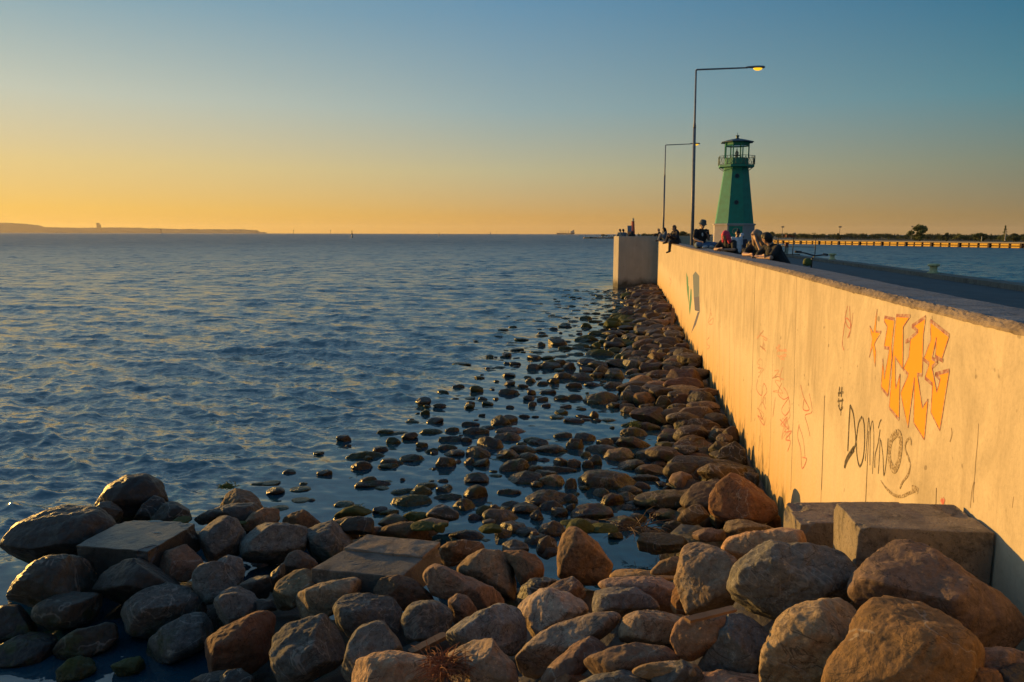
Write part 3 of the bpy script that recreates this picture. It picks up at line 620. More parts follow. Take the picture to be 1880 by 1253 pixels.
# ------------------------------------------------------------------ boulders of the near pile: outlines, zone, stone, label
BIG = [
 (1, [(535,270),(600,170),(690,98),(790,88),(870,130),(925,220),(935,340),(760,385),(590,360)], 'dark', 'big dome-topped dark boulder at the outer tip of the pile, lit rim towards the sun'),
 (1, [(525,290),(560,250),(615,243),(660,270),(688,345),(660,400),(580,410)], 'dark', 'small dark rounded boulder leaning on the big dome-topped one'),
 (1, [(752,345),(790,262),(850,213),(905,235),(930,330),(840,380)], 'dark', 'dark wedge of rock in the shadow of the dome-topped boulder'),
 (1, [(838,350),(900,260),(990,238),(1040,285),(1062,350),(960,390)], 'dark', 'black low boulder behind the wet concrete slab'),
 (1, [(58,480),(110,390),(230,300),(350,260),(480,270),(560,310),(622,372),(600,460),(480,560),(300,630),(120,620),(62,570)], 'dark', 'largest broad dark boulder at the far left of the pile beside open water'),
 (1, [(70,810),(90,700),(160,590),(250,546),(370,546),(470,590),(545,645),(560,730),(500,830),(200,870)], 'dark', 'broad shaded boulder below the largest left one, water lapping its left side'),
 (1, [(538,700),(600,620),(680,572),(790,560),(900,600),(980,660),(992,710),(900,800),(700,820),(560,785)], 'dark', 'smooth rounded dark boulder in front of the wet concrete slab'),
 (1, [(696,840),(740,770),(830,715),(930,703),(1030,725),(1110,780),(1148,855),(1050,970),(900,1010),(740,980)], 'gran', 'egg-shaped grey boulder sitting above the small pool'),
 (1, [(208,840),(270,790),(400,753),(545,755),(552,870),(480,940),(330,955),(218,905)], 'dark', 'low oval dark boulder with damp shine at lower left'),
 (1, [(-80,900),(0,833),(80,833),(160,890),(202,955),(190,1020),(60,1060),(-80,1040)], 'dark', 'dark rounded boulder cut by the left edge of the picture'),
 (1, [(-10,1070),(60,1020),(150,958),(220,963),(280,1010),(302,1085),(260,1180),(60,1200),(0,1140)], 'dark', 'peaked dark stone in the bottom left pool with a bright lit flank'),
 (1, [(318,1075),(350,1020),(420,965),(560,925),(615,930),(643,1005),(600,1070),(480,1130),(370,1130)], 'wet', 'low pool stone at bottom left with one orange lit patch'),
 (1, [(328,1195),(370,1130),(440,1105),(510,1120),(532,1190),(460,1245),(345,1245)], 'green', 'weed-covered stone sunk in the bottom left pool'),
 (1, [(618,1160),(700,1122),(765,1112),(828,1185),(800,1240),(690,1240)], 'green', 'flat green weedy stone just under the pool surface'),
 (1, [(803,1085),(840,1020),(920,940),(1010,883),(1110,866),(1193,893),(1197,975),(1120,1070),(980,1145),(840,1150)], 'gran', 'smooth oblong grey boulder tilted along the edge of the pool'),
 (1, [(1113,1085),(1130,1040),(1240,960),(1380,880),(1485,853),(1520,910),(1525,1110),(1420,1200),(1180,1210),(1118,1150)], 'red', 'sharp-ridged reddish boulder right of the pool'),
 (1, [(1068,655),(1110,605),(1190,578),(1270,610),(1333,690),(1250,800),(1160,828),(1078,725)], 'gran', 'pale speckled round boulder among the dark ones left of centre'),
 (1, [(1208,580),(1270,540),(1340,560),(1368,625),(1350,700),(1290,670)], 'gran', 'small round stone tucked behind the pale speckled boulder'),
 (1, [(1193,795),(1240,740),(1340,703),(1405,740),(1453,845),(1380,910),(1260,945),(1208,875)], 'gran', 'squarish smooth grey boulder below the pale speckled one'),
 (1, [(1085,470),(1130,390),(1230,323),(1300,348),(1362,430),(1372,545),(1270,600),(1120,590)], 'gran', 'upright round grey boulder right of the wet concrete slab'),
 (1, [(870,570),(920,525),(1020,478),(1062,520),(1128,595),(1060,690),(980,690),(890,650)], 'red', 'triangular reddish stone in front of the wet slab corner'),
 (1, [(1068,350),(1160,295),(1255,268),(1260,320),(1130,385)], 'dark', 'flat dark stone at the waterline left of the peaked one'),
 (1, [(1108,365),(1180,300),(1280,248),(1400,253),(1463,290),(1455,390),(1370,420),(1230,380)], 'dark', 'lumpy dark boulder in front of the peaked one'),
 (1, [(1225,285),(1260,200),(1310,173),(1380,188),(1432,230),(1468,285),(1400,330),(1270,330)], 'brown', 'peaked brown boulder at the water edge, left of centre'),
 (1, [(1060,1250),(1120,1213),(1270,1188),(1395,1230),(1420,1300),(1070,1300)], 'dark', 'dark flat boulder cut by the bottom edge near the pool'),
 (1, [(1335,705),(1400,663),(1495,658),(1515,720),(1490,790),(1390,785)], 'dark', 'shadowed stone deep between the grey boulders'),
 (1, [(1425,800),(1500,783),(1545,850),(1440,870)], 'dark', 'small shadowed stone wedged under a squarish boulder'),
 (2, [(148,370),(190,310),(250,281),(330,288),(348,340),(325,395),(160,410)], 'brown', 'small brown boulder with lit crown at the water edge'),
 (2, [(345,355),(420,310),(490,288),(555,320),(585,375),(540,420),(390,415)], 'brown', 'low brown boulder at the water edge beside the lit crown one'),
 (2, [(130,490),(150,420),(230,358),(380,368),(485,383),(503,420),(490,510),(450,580),(300,612),(155,590)], 'gran', 'two-humped grey boulder with a pale scar'),
 (2, [(465,510),(480,420),(540,368),(640,348),(725,398),(768,465),(720,540),(600,600),(490,570)], 'gran', 'broad upright grey boulder behind the tan concrete slab'),
 (2, [(630,355),(740,330),(778,390),(790,455),(720,460)], 'brown', 'brown stone half hidden behind the broad grey boulder'),
 (2, [(350,610),(390,540),(450,508),(512,538),(555,590),(510,660),(375,680)], 'brown', 'humped brown stone left of the tan slab'),
 (2, [(275,720),(300,640),(372,578),(372,650),(315,760)], 'dark', 'narrow dark stone leaning in a gap'),
 (2, [(303,770),(330,690),(420,630),(490,626),(560,660),(605,712),(500,800),(410,850),(308,870)], 'brown', 'rounded brown boulder with a lit shoulder, under the tan slab'),
 (2, [(398,810),(440,750),(560,710),(772,663),(818,730),(785,780),(670,850),(600,900),(438,925)], 'tan', 'long layered boulder with ragged lit strata'),
 (2, [(638,830),(680,770),(760,746),(900,768),(992,788),(1018,850),(1013,980),(960,1025),(760,1025),(655,910)], 'gran', 'square-shouldered speckled boulder at the centre of the pile'),
 (2, [(868,745),(900,680),(1000,658),(1080,678),(1150,728),(1210,800),(1100,840),(1010,860),(895,800)], 'brown', 'brown boulder with a faceted top below the tan slab corner'),
 (2, [(1132,660),(1170,608),(1222,593),(1300,628),(1420,678),(1560,740),(1625,805),(1600,870),(1480,860),(1330,800),(1185,770)], 'brown', 'long log-like brown boulder sloping down to the right'),
 (2, [(1018,905),(1050,840),(1130,788),(1210,798),(1293,840),(1313,900),(1283,980),(1180,1020),(1058,1010)], 'gran', 'smooth grey boulder with one dark spot'),
 (2, [(1275,800),(1330,758),(1390,778),(1465,865),(1420,920),(1310,930)], 'brown', 'dull brown stone under the log-like boulder'),
 (2, [(292,1090),(310,1000),(380,930),(550,893),(640,920),(712,980),(733,1045),(690,1190),(560,1250),(380,1250),(305,1160)], 'gran', 'very round large grey boulder at the bottom left of centre'),
 (2, [(676,1210),(720,1040),(770,960),(850,923),(922,933),(1005,1030),(1045,1095),(920,1180),(760,1280),(695,1280)], 'gran', 'smooth wedge of grey stone with a lit ridge'),
 (2, [(720,1210),(760,1140),(850,1105),(1000,1088),(1100,1108),(1222,1120),(1265,1210),(1220,1350),(725,1350)], 'tan', 'sunlit orange boulder at the bottom centre beside dry weed'),
 (2, [(-30,1240),(50,1190),(120,1183),(195,1230),(200,1310),(-30,1310)], 'dark', 'dark stone at the bottom edge right of the pool'),
 (2, [(875,430),(920,385),(1020,363),(1120,363),(1172,400),(1210,480),(1100,490),(900,470)], 'brown', 'brown dome behind the tan concrete slab'),
 (2, [(778,445),(840,390),(925,376),(900,440)], 'brown', 'flat brown stone left of the dome behind the slab'),
 (2, [(1107,355),(1180,338),(1295,358),(1245,415),(1190,438),(1130,398)], 'brown', 'knob-ended brown stone where the pool begins'),
 (2, [(888,372),(930,325),(990,308),(1060,345),(1075,372),(930,390)], 'wet', 'low wet stone touching the weedy one at the water edge'),
 (2, [(1158,315),(1210,270),(1247,250),(1345,310),(1345,345),(1270,362),(1170,355)], 'dark', 'dark roof-shaped stone standing in the shallows'),
 (2, [(1020,330),(1080,300),(1165,298),(1165,350),(1070,372)], 'green', 'green-topped flat stone left of the roof-shaped one'),
 (2, [(640,332),(700,280),(770,268),(875,300),(790,340),(660,355)], 'green', 'pale flat stone draped in bright green weed'),
 (3, [(18,510),(60,475),(160,458),(262,473),(270,515),(200,560),(100,610),(22,610)], 'brown', 'flat-topped brown boulder right of the tan slab'),
 (3, [(105,630),(160,570),(260,510),(360,518),(432,590),(463,680),(443,800),(350,760),(200,690)], 'brown', 'conical brown boulder above the log-like one'),
 (3, [(350,525),(460,518),(552,538),(603,600),(603,660),(540,705),(470,710),(425,610)], 'brown', 'shadowed brown boulder right of the conical one'),
 (3, [(667,565),(680,480),(720,410),(765,383),(812,400),(900,480),(985,595),(965,650),(905,710),(850,725),(760,690),(678,660)], 'tan', 'tall pointed rough boulder rising against the pool'),
 (3, [(445,795),(470,720),(530,678),(610,673),(692,688),(724,735),(600,810),(478,825)], 'dark', 'shadowed bluish stone left of the pointed boulder'),
 (3, [(595,750),(680,690),(760,668),(822,710),(845,775),(780,820)], 'red', 'reddish stone behind the cut-faced boulder'),
 (3, [(447,835),(480,790),(580,733),(650,733),(760,768),(832,800),(855,860),(760,915),(620,975),(552,1003),(487,910)], 'tan', 'angular cut-faced boulder with bright left facet'),
 (3, [(872,815),(900,730),(960,693),(1040,698),(1140,738),(1220,788),(1255,858),(1100,890),(878,880)], 'gran', 'pale dome of coarse granite right of the cut-faced boulder'),
 (3, [(885,720),(960,670),(1100,668),(1250,673),(1345,700),(1340,870),(1240,870),(1100,800)], 'tan', 'flat rough boulder behind the pale granite dome'),
 (3, [(955,668),(1010,618),(1150,628),(1300,638),(1355,685),(1200,695),(1000,690)], 'tan', 'smooth tabletop stone left of the tall upright boulder'),
 (3, [(1180,650),(1250,580),(1330,553),(1410,560),(1400,660)], 'tan', 'sloping tan stone behind the tall upright boulder'),
 (4, [(112,625),(150,500),(210,428),(272,443),(380,488),(435,533),(425,650),(405,735),(300,785),(163,808),(127,700)], 'tan', 'tall upright boulder with a lit rough left face'),
 (3, [(432,1110),(500,1040),(580,978),(720,918),(900,868),(1042,863),(1055,895),(960,990),(760,1095),(640,1170),(560,1220),(455,1200)], 'brown', 'long dark-backed ridge of rock slanting through the lower middle'),
 (3, [(572,1253),(620,1170),(760,1060),(900,983),(1012,968),(1035,1035),(960,1100),(800,1200),(690,1290)], 'red', 'long orange-edged slab of rock beside the slanting ridge'),
 (3, [(775,1190),(830,1120),(1000,1060),(1160,1033),(1300,1058),(1374,1125),(1300,1165),(1000,1215),(845,1225)], 'red', 'long red-brown boulder lying near the bottom edge'),
 (3, [(1013,965),(1050,890),(1140,858),(1300,858),(1393,880),(1360,950),(1312,1030),(1120,1052),(1026,1030)], 'tan', 'blocky boulder with a notch of shadow in its face'),
 (3, [(1297,1020),(1330,930),(1390,888),(1530,878),(1640,878),(1630,970),(1560,1070),(1480,1110),(1448,1155),(1370,1140)], 'tan', 'smooth orange boulder carrying a weathered plank'),
 (2, [(1243,1040),(1290,960),(1400,893),(1545,820),(1670,820),(1720,880),(1740,1010),(1640,1095),(1430,1080),(1265,1110)], 'gran', 'broad grey speckled boulder left of the slanting ridge'),
 (3, [(36,1120),(120,1040),(190,1003),(302,1008),(362,1080),(443,1150),(465,1275),(200,1310),(50,1230)], 'tan', 'rough sunlit boulder right of the dry weed'),
 (3, [(625,1270),(700,1200),(780,1183),(855,1230),(840,1300),(635,1310)], 'red', 'small red stone cut by the bottom edge'),
 (3, [(770,1265),(900,1210),(1100,1188),(1285,1250),(1220,1320),(790,1320)], 'gran', 'grey rounded stone cut by the bottom edge right of centre'),
 (3, [(1075,1195),(1180,1150),(1340,1133),(1463,1160),(1494,1205),(1380,1255),(1240,1255)], 'brown', 'flattened brown stone below the red-brown boulder'),
 (4, [(348,465),(380,408),(500,376),(640,360),(762,373),(814,435),(720,480),(600,550),(425,545),(357,495)], 'tan', 'flat orange boulder in front of the smaller concrete block'),
 (4, [(395,655),(420,570),(500,490),(610,418),(720,436),(870,448),(982,500),(1034,645),(1005,735),(830,800),(640,850),(480,800),(408,720)], 'gran', 'big dark coarse-grained boulder beside the concrete block'),
 (4, [(1022,700),(1040,620),(1140,520),(1280,433),(1350,430),(1450,468),(1560,568),(1700,688),(1803,780),(1805,840),(1740,935),(1620,980),(1500,945),(1300,865),(1100,770)], 'brown', 'big peaked brown boulder hiding the front of the concrete block'),
 (4, [(522,1120),(550,980),(640,838),(720,768),(880,738),(1020,723),(1095,758),(1110,840),(1060,1020),(950,1180),(700,1230),(535,1210)], 'tan', 'large rounded orange boulder at the lower right'),
 (4, [(838,1130),(940,960),(1020,878),(1130,758),(1240,720),(1400,743),(1532,848),(1613,930),(1623,1005),(1585,1110),(1480,1220),(1000,1270),(850,1220)], 'brown', 'largest dark-faced boulder at the bottom right in front of the orange one'),
 (4, [(212,1050),(280,970),(330,868),(400,798),(480,798),(600,818),(630,860),(570,970),(535,1070),(440,1125),(255,1105)], 'gran', 'greenish folded boulder between the plank boulder and the large orange one'),
 (4, [(78,755),(100,680),(132,640),(175,720),(175,800),(93,790)], 'red', 'thin flake of rock left of the tall upright boulder'),
 (4, [(1600,1070),(1650,980),(1780,963),(1920,1010),(1920,1110),(1700,1130)], 'brown', 'shaded flat stone at the wall foot in the bottom right corner'),
 (4, [(1710,1125),(1800,1070),(1930,1038),(1930,1220),(1700,1220)], 'dark', 'dark stone in the extreme bottom right corner'),
 (4, [(1550,1130),(1640,1060),(1745,1080),(1775,1150),(1620,1220)], 'brown', 'small shaded stone at the bottom right below the flat one'),
 (4, [(-20,1120),(60,1050),(150,1031),(233,1080),(258,1120),(150,1165),(20,1170)], 'gran', 'oval grey stone near the bottom under the plank boulder'),
 (4, [(95,1152),(240,1095),(400,1093),(520,1108),(630,1152),(420,1240),(110,1220)], 'tan', 'rough tan stone at the bottom edge below the greenish boulder'),
 (4, [(281,265),(290,200),(340,130),(410,83),(470,98),(540,150),(600,220),(625,285),(560,335),(420,330),(305,305)], 'red', 'large red-brown gabled boulder against the foot of the wall'),
 (4, [(365,380),(358,322),(430,310),(540,335),(615,365),(560,395),(450,400)], 'brown', 'knobbly brown stone right of the red-brown gabled boulder'),
 (4, [(182,410),(210,368),(300,358),(373,380),(378,420),(260,430)], 'brown', 'low brown stone behind the tall upright boulder'),
 (4, [(112,318),(150,270),(220,238),(283,250),(288,295),(230,340),(150,340)], 'brown', 'loaf-shaped brown stone below the red-brown gabled boulder'),
]
# stones standing in the shallows and along the wall foot: (zone, cx, cy, w, h [, algae])
E5 = '95,580,130,75 270,585,150,45,g 345,565,80,35,g 440,530,160,60 110,510,230,60,g 580,345,150,45,g 715,335,90,40 870,345,180,55 840,295,120,35 1055,270,125,85 955,320,100,30 1125,340,200,45 1100,385,200,70 975,425,180,100 700,400,160,50 815,405,80,45 680,455,125,45 735,495,130,55 870,465,120,50 895,495,150,80 565,480,90,35,g 595,493,45,30 675,560,130,85 830,555,75,60 925,565,120,65 760,553,35,20 590,605,30,20 1000,622,55,18 1100,510,145,75 1200,470,190,60 1240,520,130,75 1300,420,140,50 1335,542,90,28 1400,465,190,70 1150,585,170,95 1215,665,220,95 1290,715,95,50 1410,685,150,90 1360,640,160,70 1430,610,260,50 1295,605,110,60 1465,555,90,65 1480,372,115,45 885,765,145,105 1110,765,165,50 660,750,100,50 690,800,185,55 545,720,150,50,g 500,760,130,70,g 365,760,170,45,g 420,825,270,100,g 795,855,150,90 870,940,90,50 280,905,140,45,g 1000,880,95,65 1130,855,130,50 1215,880,190,85 1045,940,230,110 1300,925,85,90 1400,810,300,130 1405,865,160,85 1455,905,120,85 810,1065,220,70 1070,1050,110,80 1140,1010,180,90 1220,1040,140,80 1310,1085,180,100 1370,1120,140,110 1405,1020,180,120 1140,1135,180,80 1390,1165,100,50 760,35,80,25 840,155,60,35 1100,75,130,45 1015,120,40,22 1205,33,75,28 1265,160,50,40 1365,165,60,28 1210,240,75,25 1290,245,45,14 1470,115,95,35 1375,75,110,28 530,215,60,40,g 430,270,50,25 260,350,110,40,g 310,410,90,60,g 600,280,70,22,g 165,710,200,55'
E7 = '275,125,250,110 515,125,210,120 355,185,100,55 470,195,115,50 495,225,140,60 650,175,140,50 630,205,150,80 745,165,100,110 850,140,180,110 1045,130,190,110 875,205,200,60 1085,180,180,55 1090,215,150,50 950,250,170,100 745,245,130,60 1150,285,180,90 700,295,220,70 870,285,110,70 880,340,140,90 600,345,240,70 500,330,150,50,g 1050,330,220,80 790,360,110,50 1015,385,230,70 1245,405,150,130 1150,380,90,80 525,395,190,75 810,420,200,90 150,430,170,75 365,450,130,55 290,465,140,60 510,475,240,85 265,520,210,85 60,485,130,85 975,490,270,110 1060,530,180,70 1180,510,160,100 1270,545,220,150 640,575,240,120 410,560,220,110 215,605,100,95 60,630,110,80 165,640,90,70 780,500,130,75 840,585,110,90 990,580,200,80 715,635,130,55 805,640,80,75 500,640,200,90 660,685,220,90 790,680,100,50 825,725,110,60 1140,650,580,140 950,720,140,80 1050,700,150,90 1090,740,150,90 1180,725,120,90 290,755,430,170 270,850,130,90 490,840,180,90 600,745,200,60 730,790,110,50 590,805,110,60 760,830,60,50 960,805,360,120 940,890,330,140 1400,730,150,90 350,910,170,110 470,890,160,90 520,940,120,60 495,970,160,50 690,930,150,140 190,1010,270,140 130,1100,240,110 550,1045,110,85 430,1090,260,140 790,1030,240,100 970,1020,250,140 830,1115,190,110 960,1140,160,110 1160,1040,120,90 1340,1040,220,120 1590,1060,100,110 1090,1180,280,100 740,1215,380,120 380,1180,110,80 600,1150,240,80 30,780,90,100 20,900,100,80 30,970,80,70 70,300,150,45 120,270,100,30 210,260,70,60 110,213,75,25 65,120,110,50 50,30,110,50 200,25,120,35 370,30,150,60'
E6 = '440,385,120,60 340,405,50,30 295,490,95,40 500,430,80,25,g 600,415,110,35,g 705,415,80,50,g 290,555,90,45 390,545,120,60 465,525,70,40 525,550,75,50 640,520,140,60 630,575,90,50 715,540,130,60 480,615,140,45 605,620,130,70 270,648,70,30 350,663,75,30 425,650,65,45 815,520,80,50 745,580,100,70 820,595,120,90 910,500,90,55 730,460,180,50,g 860,480,70,30,g 640,365,150,40,g 615,375,100,20,g 740,385,40,10 640,282,70,35,g 515,288,50,14 635,230,80,25,g 695,253,80,15,g 710,330,120,35,g 590,335,40,15 830,395,110,70 810,360,70,40 950,410,110,45,g 930,355,120,50 590,470,60,18,g 660,465,50,25,g 880,300,110,30,g 840,270,90,25,g 800,300,80,20,g 760,350,60,18,g 820,180,90,18,g 860,210,80,22,g 900,190,70,18,g 830,240,110,25,g 900,250,110,30,g 770,150,60,12,g 880,330,90,30,g 960,290,80,30,g 990,330,90,40,g 860,160,60,14,g 930,225,70,24,g 700,200,60,12,g 745,270,60,14,g'
def parse(z, s):
    o = []
    for t in s.split():
        a = t.split(','); cx, cy, w_, h_ = map(float, a[:4]); x0, y0, sc = ZN[z]
        o.append((x0 + cx / sc, y0 + cy / sc, w_ / sc, h_ / sc, len(a) > 4))
    return o
SHOAL = parse(5, E5) + parse(7, E7) + parse(6, E6)
# further stones packed along the foot of the wall and out over the shallows
rp = random.Random(11)
hand_w = [(*onz(x, y + h / 2, .1)[:2], w * onz(x, y + h / 2, .1)[1] / FPX / 2) for x, y, w, h, g in SHOAL]
occ = list(hand_w); extra = []
LB = [(525, 1168), (545, 1160), (580, 1150), (620, 1128), (660, 1135), (700, 1185), (760, 1200), (860, 1230)]
lbw = np.array([onz(x, y, 0)[:2] for y, x in LB])
tries = 0
while tries < 9000 and len(extra) < 420:
    tries += 1
    yy = 9.5 + (53.6 - 9.5) * rp.random() ** 1.15
    lim = wallx(yy) - float(np.interp(yy, lbw[::-1, 1], lbw[::-1, 0])) if lbw[0, 1] > lbw[-1, 1] else 3
    dd = .12 + rp.random() * max(lim, 1.2); rr_ = rp.choice([.15, .2, .24, .28, .34]); xx = wallx(yy) - dd - rr_ * .6
    if (dd < 1.5 + .015 * yy or rp.random() < .30) and all((xx - a) ** 2 + (yy - b) ** 2 > ((rr_ + c) * .62) ** 2 for a, b, c in occ):
        occ.append((xx, yy, rr_)); extra.append((xx, yy, rr_, False, dd))
for k in range(1600):                                    # scattered weedy stones further out, thinning towards open water
    yy = 14 + 39 * rp.random(); lim = wallx(yy) - float(np.interp(yy, lbw[::-1, 1], lbw[::-1, 0])); dd = lim + abs(rp.gauss(0, 1.0)) * (1.2 + yy * .02); rr_ = rp.choice([.10, .14, .18, .22]); xx = wallx(yy) - dd
    if rp.random() < .32 and yy > 20 and all((xx - a) ** 2 + (yy - b) ** 2 > ((rr_ + c) * .8) ** 2 for a, b, c in occ):
        occ.append((xx, yy, rr_)); extra.append((xx, yy, rr_, True, dd))
def bedz(x, y):
    d = wallx(y) - x; return max(-.6, min(.34, .32 - .19 * d)) if y > 9 else .3
for k in range(1700):                                     # small half-sunk stones between the hand-set ones
    yy = 8.6 + 22 * rp.random() ** 1.3; dd = 1.6 + 6.2 * rp.random() - max(0, 11 - yy) * .0; rr_ = rp.choice([.05, .07, .09, .12, .15]); xx = wallx(yy) - dd
    if rp.random() < .30 and calm_mask(np.array([xx]), np.array([yy]))[0] < .55 and all((xx - a) ** 2 + (yy - b) ** 2 > ((rr_ + c) * .8) ** 2 for a, b, c in occ):
        occ.append((xx, yy, rr_)); extra.append((xx, yy, rr_, rp.random() < .42, dd))
ITEMS = []     # (area px, builder args)
sd = 100
for zn, poly, st, lab in BIG:
    P = zpx(zn, poly); cx, cy = np.mean(P, 0); z = zfield(cx, cy); d = ray(cx, cy); zc = (z - CAMZ) / d[2]; sd += 1
    wp, hp = np.ptp([p[0] for p in P]), np.ptp([p[1] for p in P])
    ITEMS.append((1e6 + wp * hp, dict(poly=P, zc=zc, seed=sd, dr=.95, facets=4, soft=3.0, dmin=.52, rough=1.), st, lab, None))
def ell(cx, cy, w_, h_, seed):
    rg = random.Random(seed); n = rg.uniform(1.9, 2.8); k = rg.choice([8, 9, 11, 13]); tw = rg.uniform(-.12, .12); sk = rg.uniform(-.35, .35); P = []
    for i in range(k):
        a = 2 * math.pi * i / k; c, s_ = math.cos(a), math.sin(a); r = (abs(c) ** n + abs(s_) ** n) ** (-1 / n) * rg.uniform(.84, 1.08)
        x_ = r * c; y_ = r * s_; x_ += sk * max(0, -y_) * .6 * (1 - abs(x_)) ; P.append((cx + w_ / 2 * (x_ + tw * y_), cy + h_ / 2 * (y_ + tw * x_)))
    return P
for cx, cy, w_, h_, g in SHOAL:
    w_ *= 1.22; h_ *= 1.16; sd += 1; b = onz(cx, cy + h_ * .40, 0); zb = max(0., bedz(b[0], b[1]) - .04); b = onz(cx, cy + h_ * .42, zb); zc0 = (b - CAM) @ _F
    D = .36 * min(w_, h_ * 2.2) * zc0 / FPX; zc = zc0 + D * .95
    top = cy - h_ / 2; s_ = math.sin(math.atan2(CAMZ - zb, zc)); hv = h_ * .5; hx = max(hv * .55, hv - D * s_ * FPX / zc * .8)
    ext = h_ * .70; P = ell(cx, top + (hx * 2 + ext) / 2 + (hv - hx) * .6, w_, hx * 2 + ext, sd)
    dist = wallx(b[1]) - b[0]; rg = random.Random(sd); st = 'green' if g else ('wet' if dist > 2.2 and rg.random() < .75 else rg.choice(['strip', 'strip', 'wet', 'strip', 'rust', 'brown', 'wet']))
    ITEMS.append((w_ * h_, dict(poly=P, zc=zc, seed=sd, dr=2 * D / (math.sqrt(w_ * (hx * 2 + ext)) * zc / FPX), facets=rg.choice([3, 5, 6, 7]), axis='flat', soft=rg.choice([1.5, 2, 3])), st, None, (b[0], b[1], dist, w_ * zc / FPX, w_ / h_)))
for xx, yy, rr_, g, dd in extra:
    sd += 1; rg = random.Random(sd); zb = max(-.02, bedz(xx, yy)); hh = rr_ * (rg.uniform(.45, .8) if not g else rg.uniform(.22, .42)); asp = rg.uniform(1.0, 1.5)
    c = (xx, yy, zb + (hh * .45 if not g else hh * .15)); px, py, zc = proj(c); sc = FPX / zc
    P = ell(px, py, 2 * rr_ * asp * sc, 2 * hh * sc, sd); st = 'green' if g else rg.choice(['strip', 'strip', 'wet', 'strip', 'rust', 'brown'] if dd < 1.9 else ['wet', 'wet', 'green', 'green', 'strip'])
    ITEMS.append((4 * rr_ * asp * hh * sc * sc * .8, dict(poly=P, zc=zc, seed=sd, dr=rr_ * .9 / math.sqrt(rr_ * asp * hh), facets=rg.choice([3, 4, 6]), axis='flat', soft=rg.choice([1.5, 2, 3])), st, None, (xx, yy, dd, 2 * rr_ * asp, rr_ * asp / hh)))
ITEMS.sort(key=lambda t: -t[0])
IND, REST = ITEMS[:300], ITEMS[300:]
centres = []
zones = [(9.0, 'just beyond the near pile'), (13.5, 'level with the black lettering'), (20, 'level with the faded pink scribbles'), (30, 'level with the hatted person'), (60, 'near the bastion')]
def describe(info, st):
    x, y, dist, size, asp = info
    sz = 'tiny' if size < .3 else 'small' if size < .5 else 'medium' if size < .8 else 'large'
    sh = 'long flat' if asp > 3.2 else 'flat' if asp > 2.1 else 'rounded' if asp > 1.35 else 'upright'
    colr = {'green': 'green weedy', 'wet': 'dark damp', 'brown': 'brown', 'red': 'reddish', 'strip': 'earth-brown', 'rust': 'rusty', 'gran': 'grey', 'dark': 'black', 'tan': 'tan'}[st]
    zi = next((t for lim, t in zones if y < lim), zones[-1][1])
    pl = 'against the wall foot' if dist < .9 else 'in the dry strip by the wall' if dist < 1.9 else 'at the edge of the stone strip' if dist < 3.2 else 'standing in calm shallows' if dist < 5.5 else 'far out in the shallows'
    return f'{sz} {sh} {colr} stone {pl} {zi}'
from collections import defaultdict
names = defaultdict(list)
for k, (a, kw, st, lab, info) in enumerate(IND):
    if lab is None: names[describe(info, st)].append(k)
labels = {}
for t, ks in names.items():
    if len(ks) == 1: labels[ks[0]] = (t, None)
    elif len(ks) <= 4:
        ks = sorted(ks, key=lambda k: np.mean([p[0] for p in IND[k][1]['poly']])); q_ = {2: ['left', 'right'], 3: ['leftmost', 'middle', 'rightmost'], 4: ['leftmost', 'second from left', 'third from left', 'rightmost']}[len(ks)]
        for k, s_ in zip(ks, q_):
            labels[k] = (s_ + ' ' + t, None)
    else:
        for k in ks: labels[k] = (t, 'look-alikes: ' + t)
def limit16(t): 
    w_ = t.split(); return ' '.join(w_[:16])
for k, (a, kw, st, lab, info) in enumerate(IND):
    me, C, (wp, hp) = rock_mesh(**kw)
    o = link('boulder' if lab else 'stone', me, ST[st]); o.location = C
    g = 'boulders of the near pile' if lab else 'stones in the shallows and along the wall'
    if not lab and labels[k][1]: g = labels[k][1]
    tag(o, limit16(lab or labels[k][0]), 'boulder' if lab else 'stone', g)
    centres.append((C[0], C[1], C[2], hp * kw['zc'] / FPX, bool(lab)))
# everything smaller: one mass of rubble
VV, FF, MI = [], [], []; nb_ = 0; mats = list(ST)
for a, kw, st, lab, info in REST:
    kw = dict(kw); kw['level'] = 4; kw['rough'] = 0
    me, C, _s = rock_mesh(**kw); v = np.empty(len(me.vertices) * 3, np.float32); me.vertices.foreach_get('co', v); f = np.empty(len(me.loops), np.int32); me.loops.foreach_get('vertex_index', f)
    VV.append(v.reshape(-1, 3) + C); FF.append(f.reshape(-1, 3) + nb_); MI.append(np.full(len(f) // 3, mats.index(st))); nb_ += len(VV[-1]); bpy.data.meshes.remove(me)
me = fast_mesh(np.concatenate(VV), np.concatenate(FF), 'rubble')
for m_ in mats: me.materials.append(ST[m_])
me.polygons.foreach_set('material_index', np.concatenate(MI).astype(np.int32)); me.polygons.foreach_set('use_smooth', [True] * len(me.polygons))
ob = bpy.data.objects.new('rubble', me); COL.objects.link(ob); tag(ob, 'small distant stones and rubble filling the strip along the wall', 'rubble', None, 'stuff')
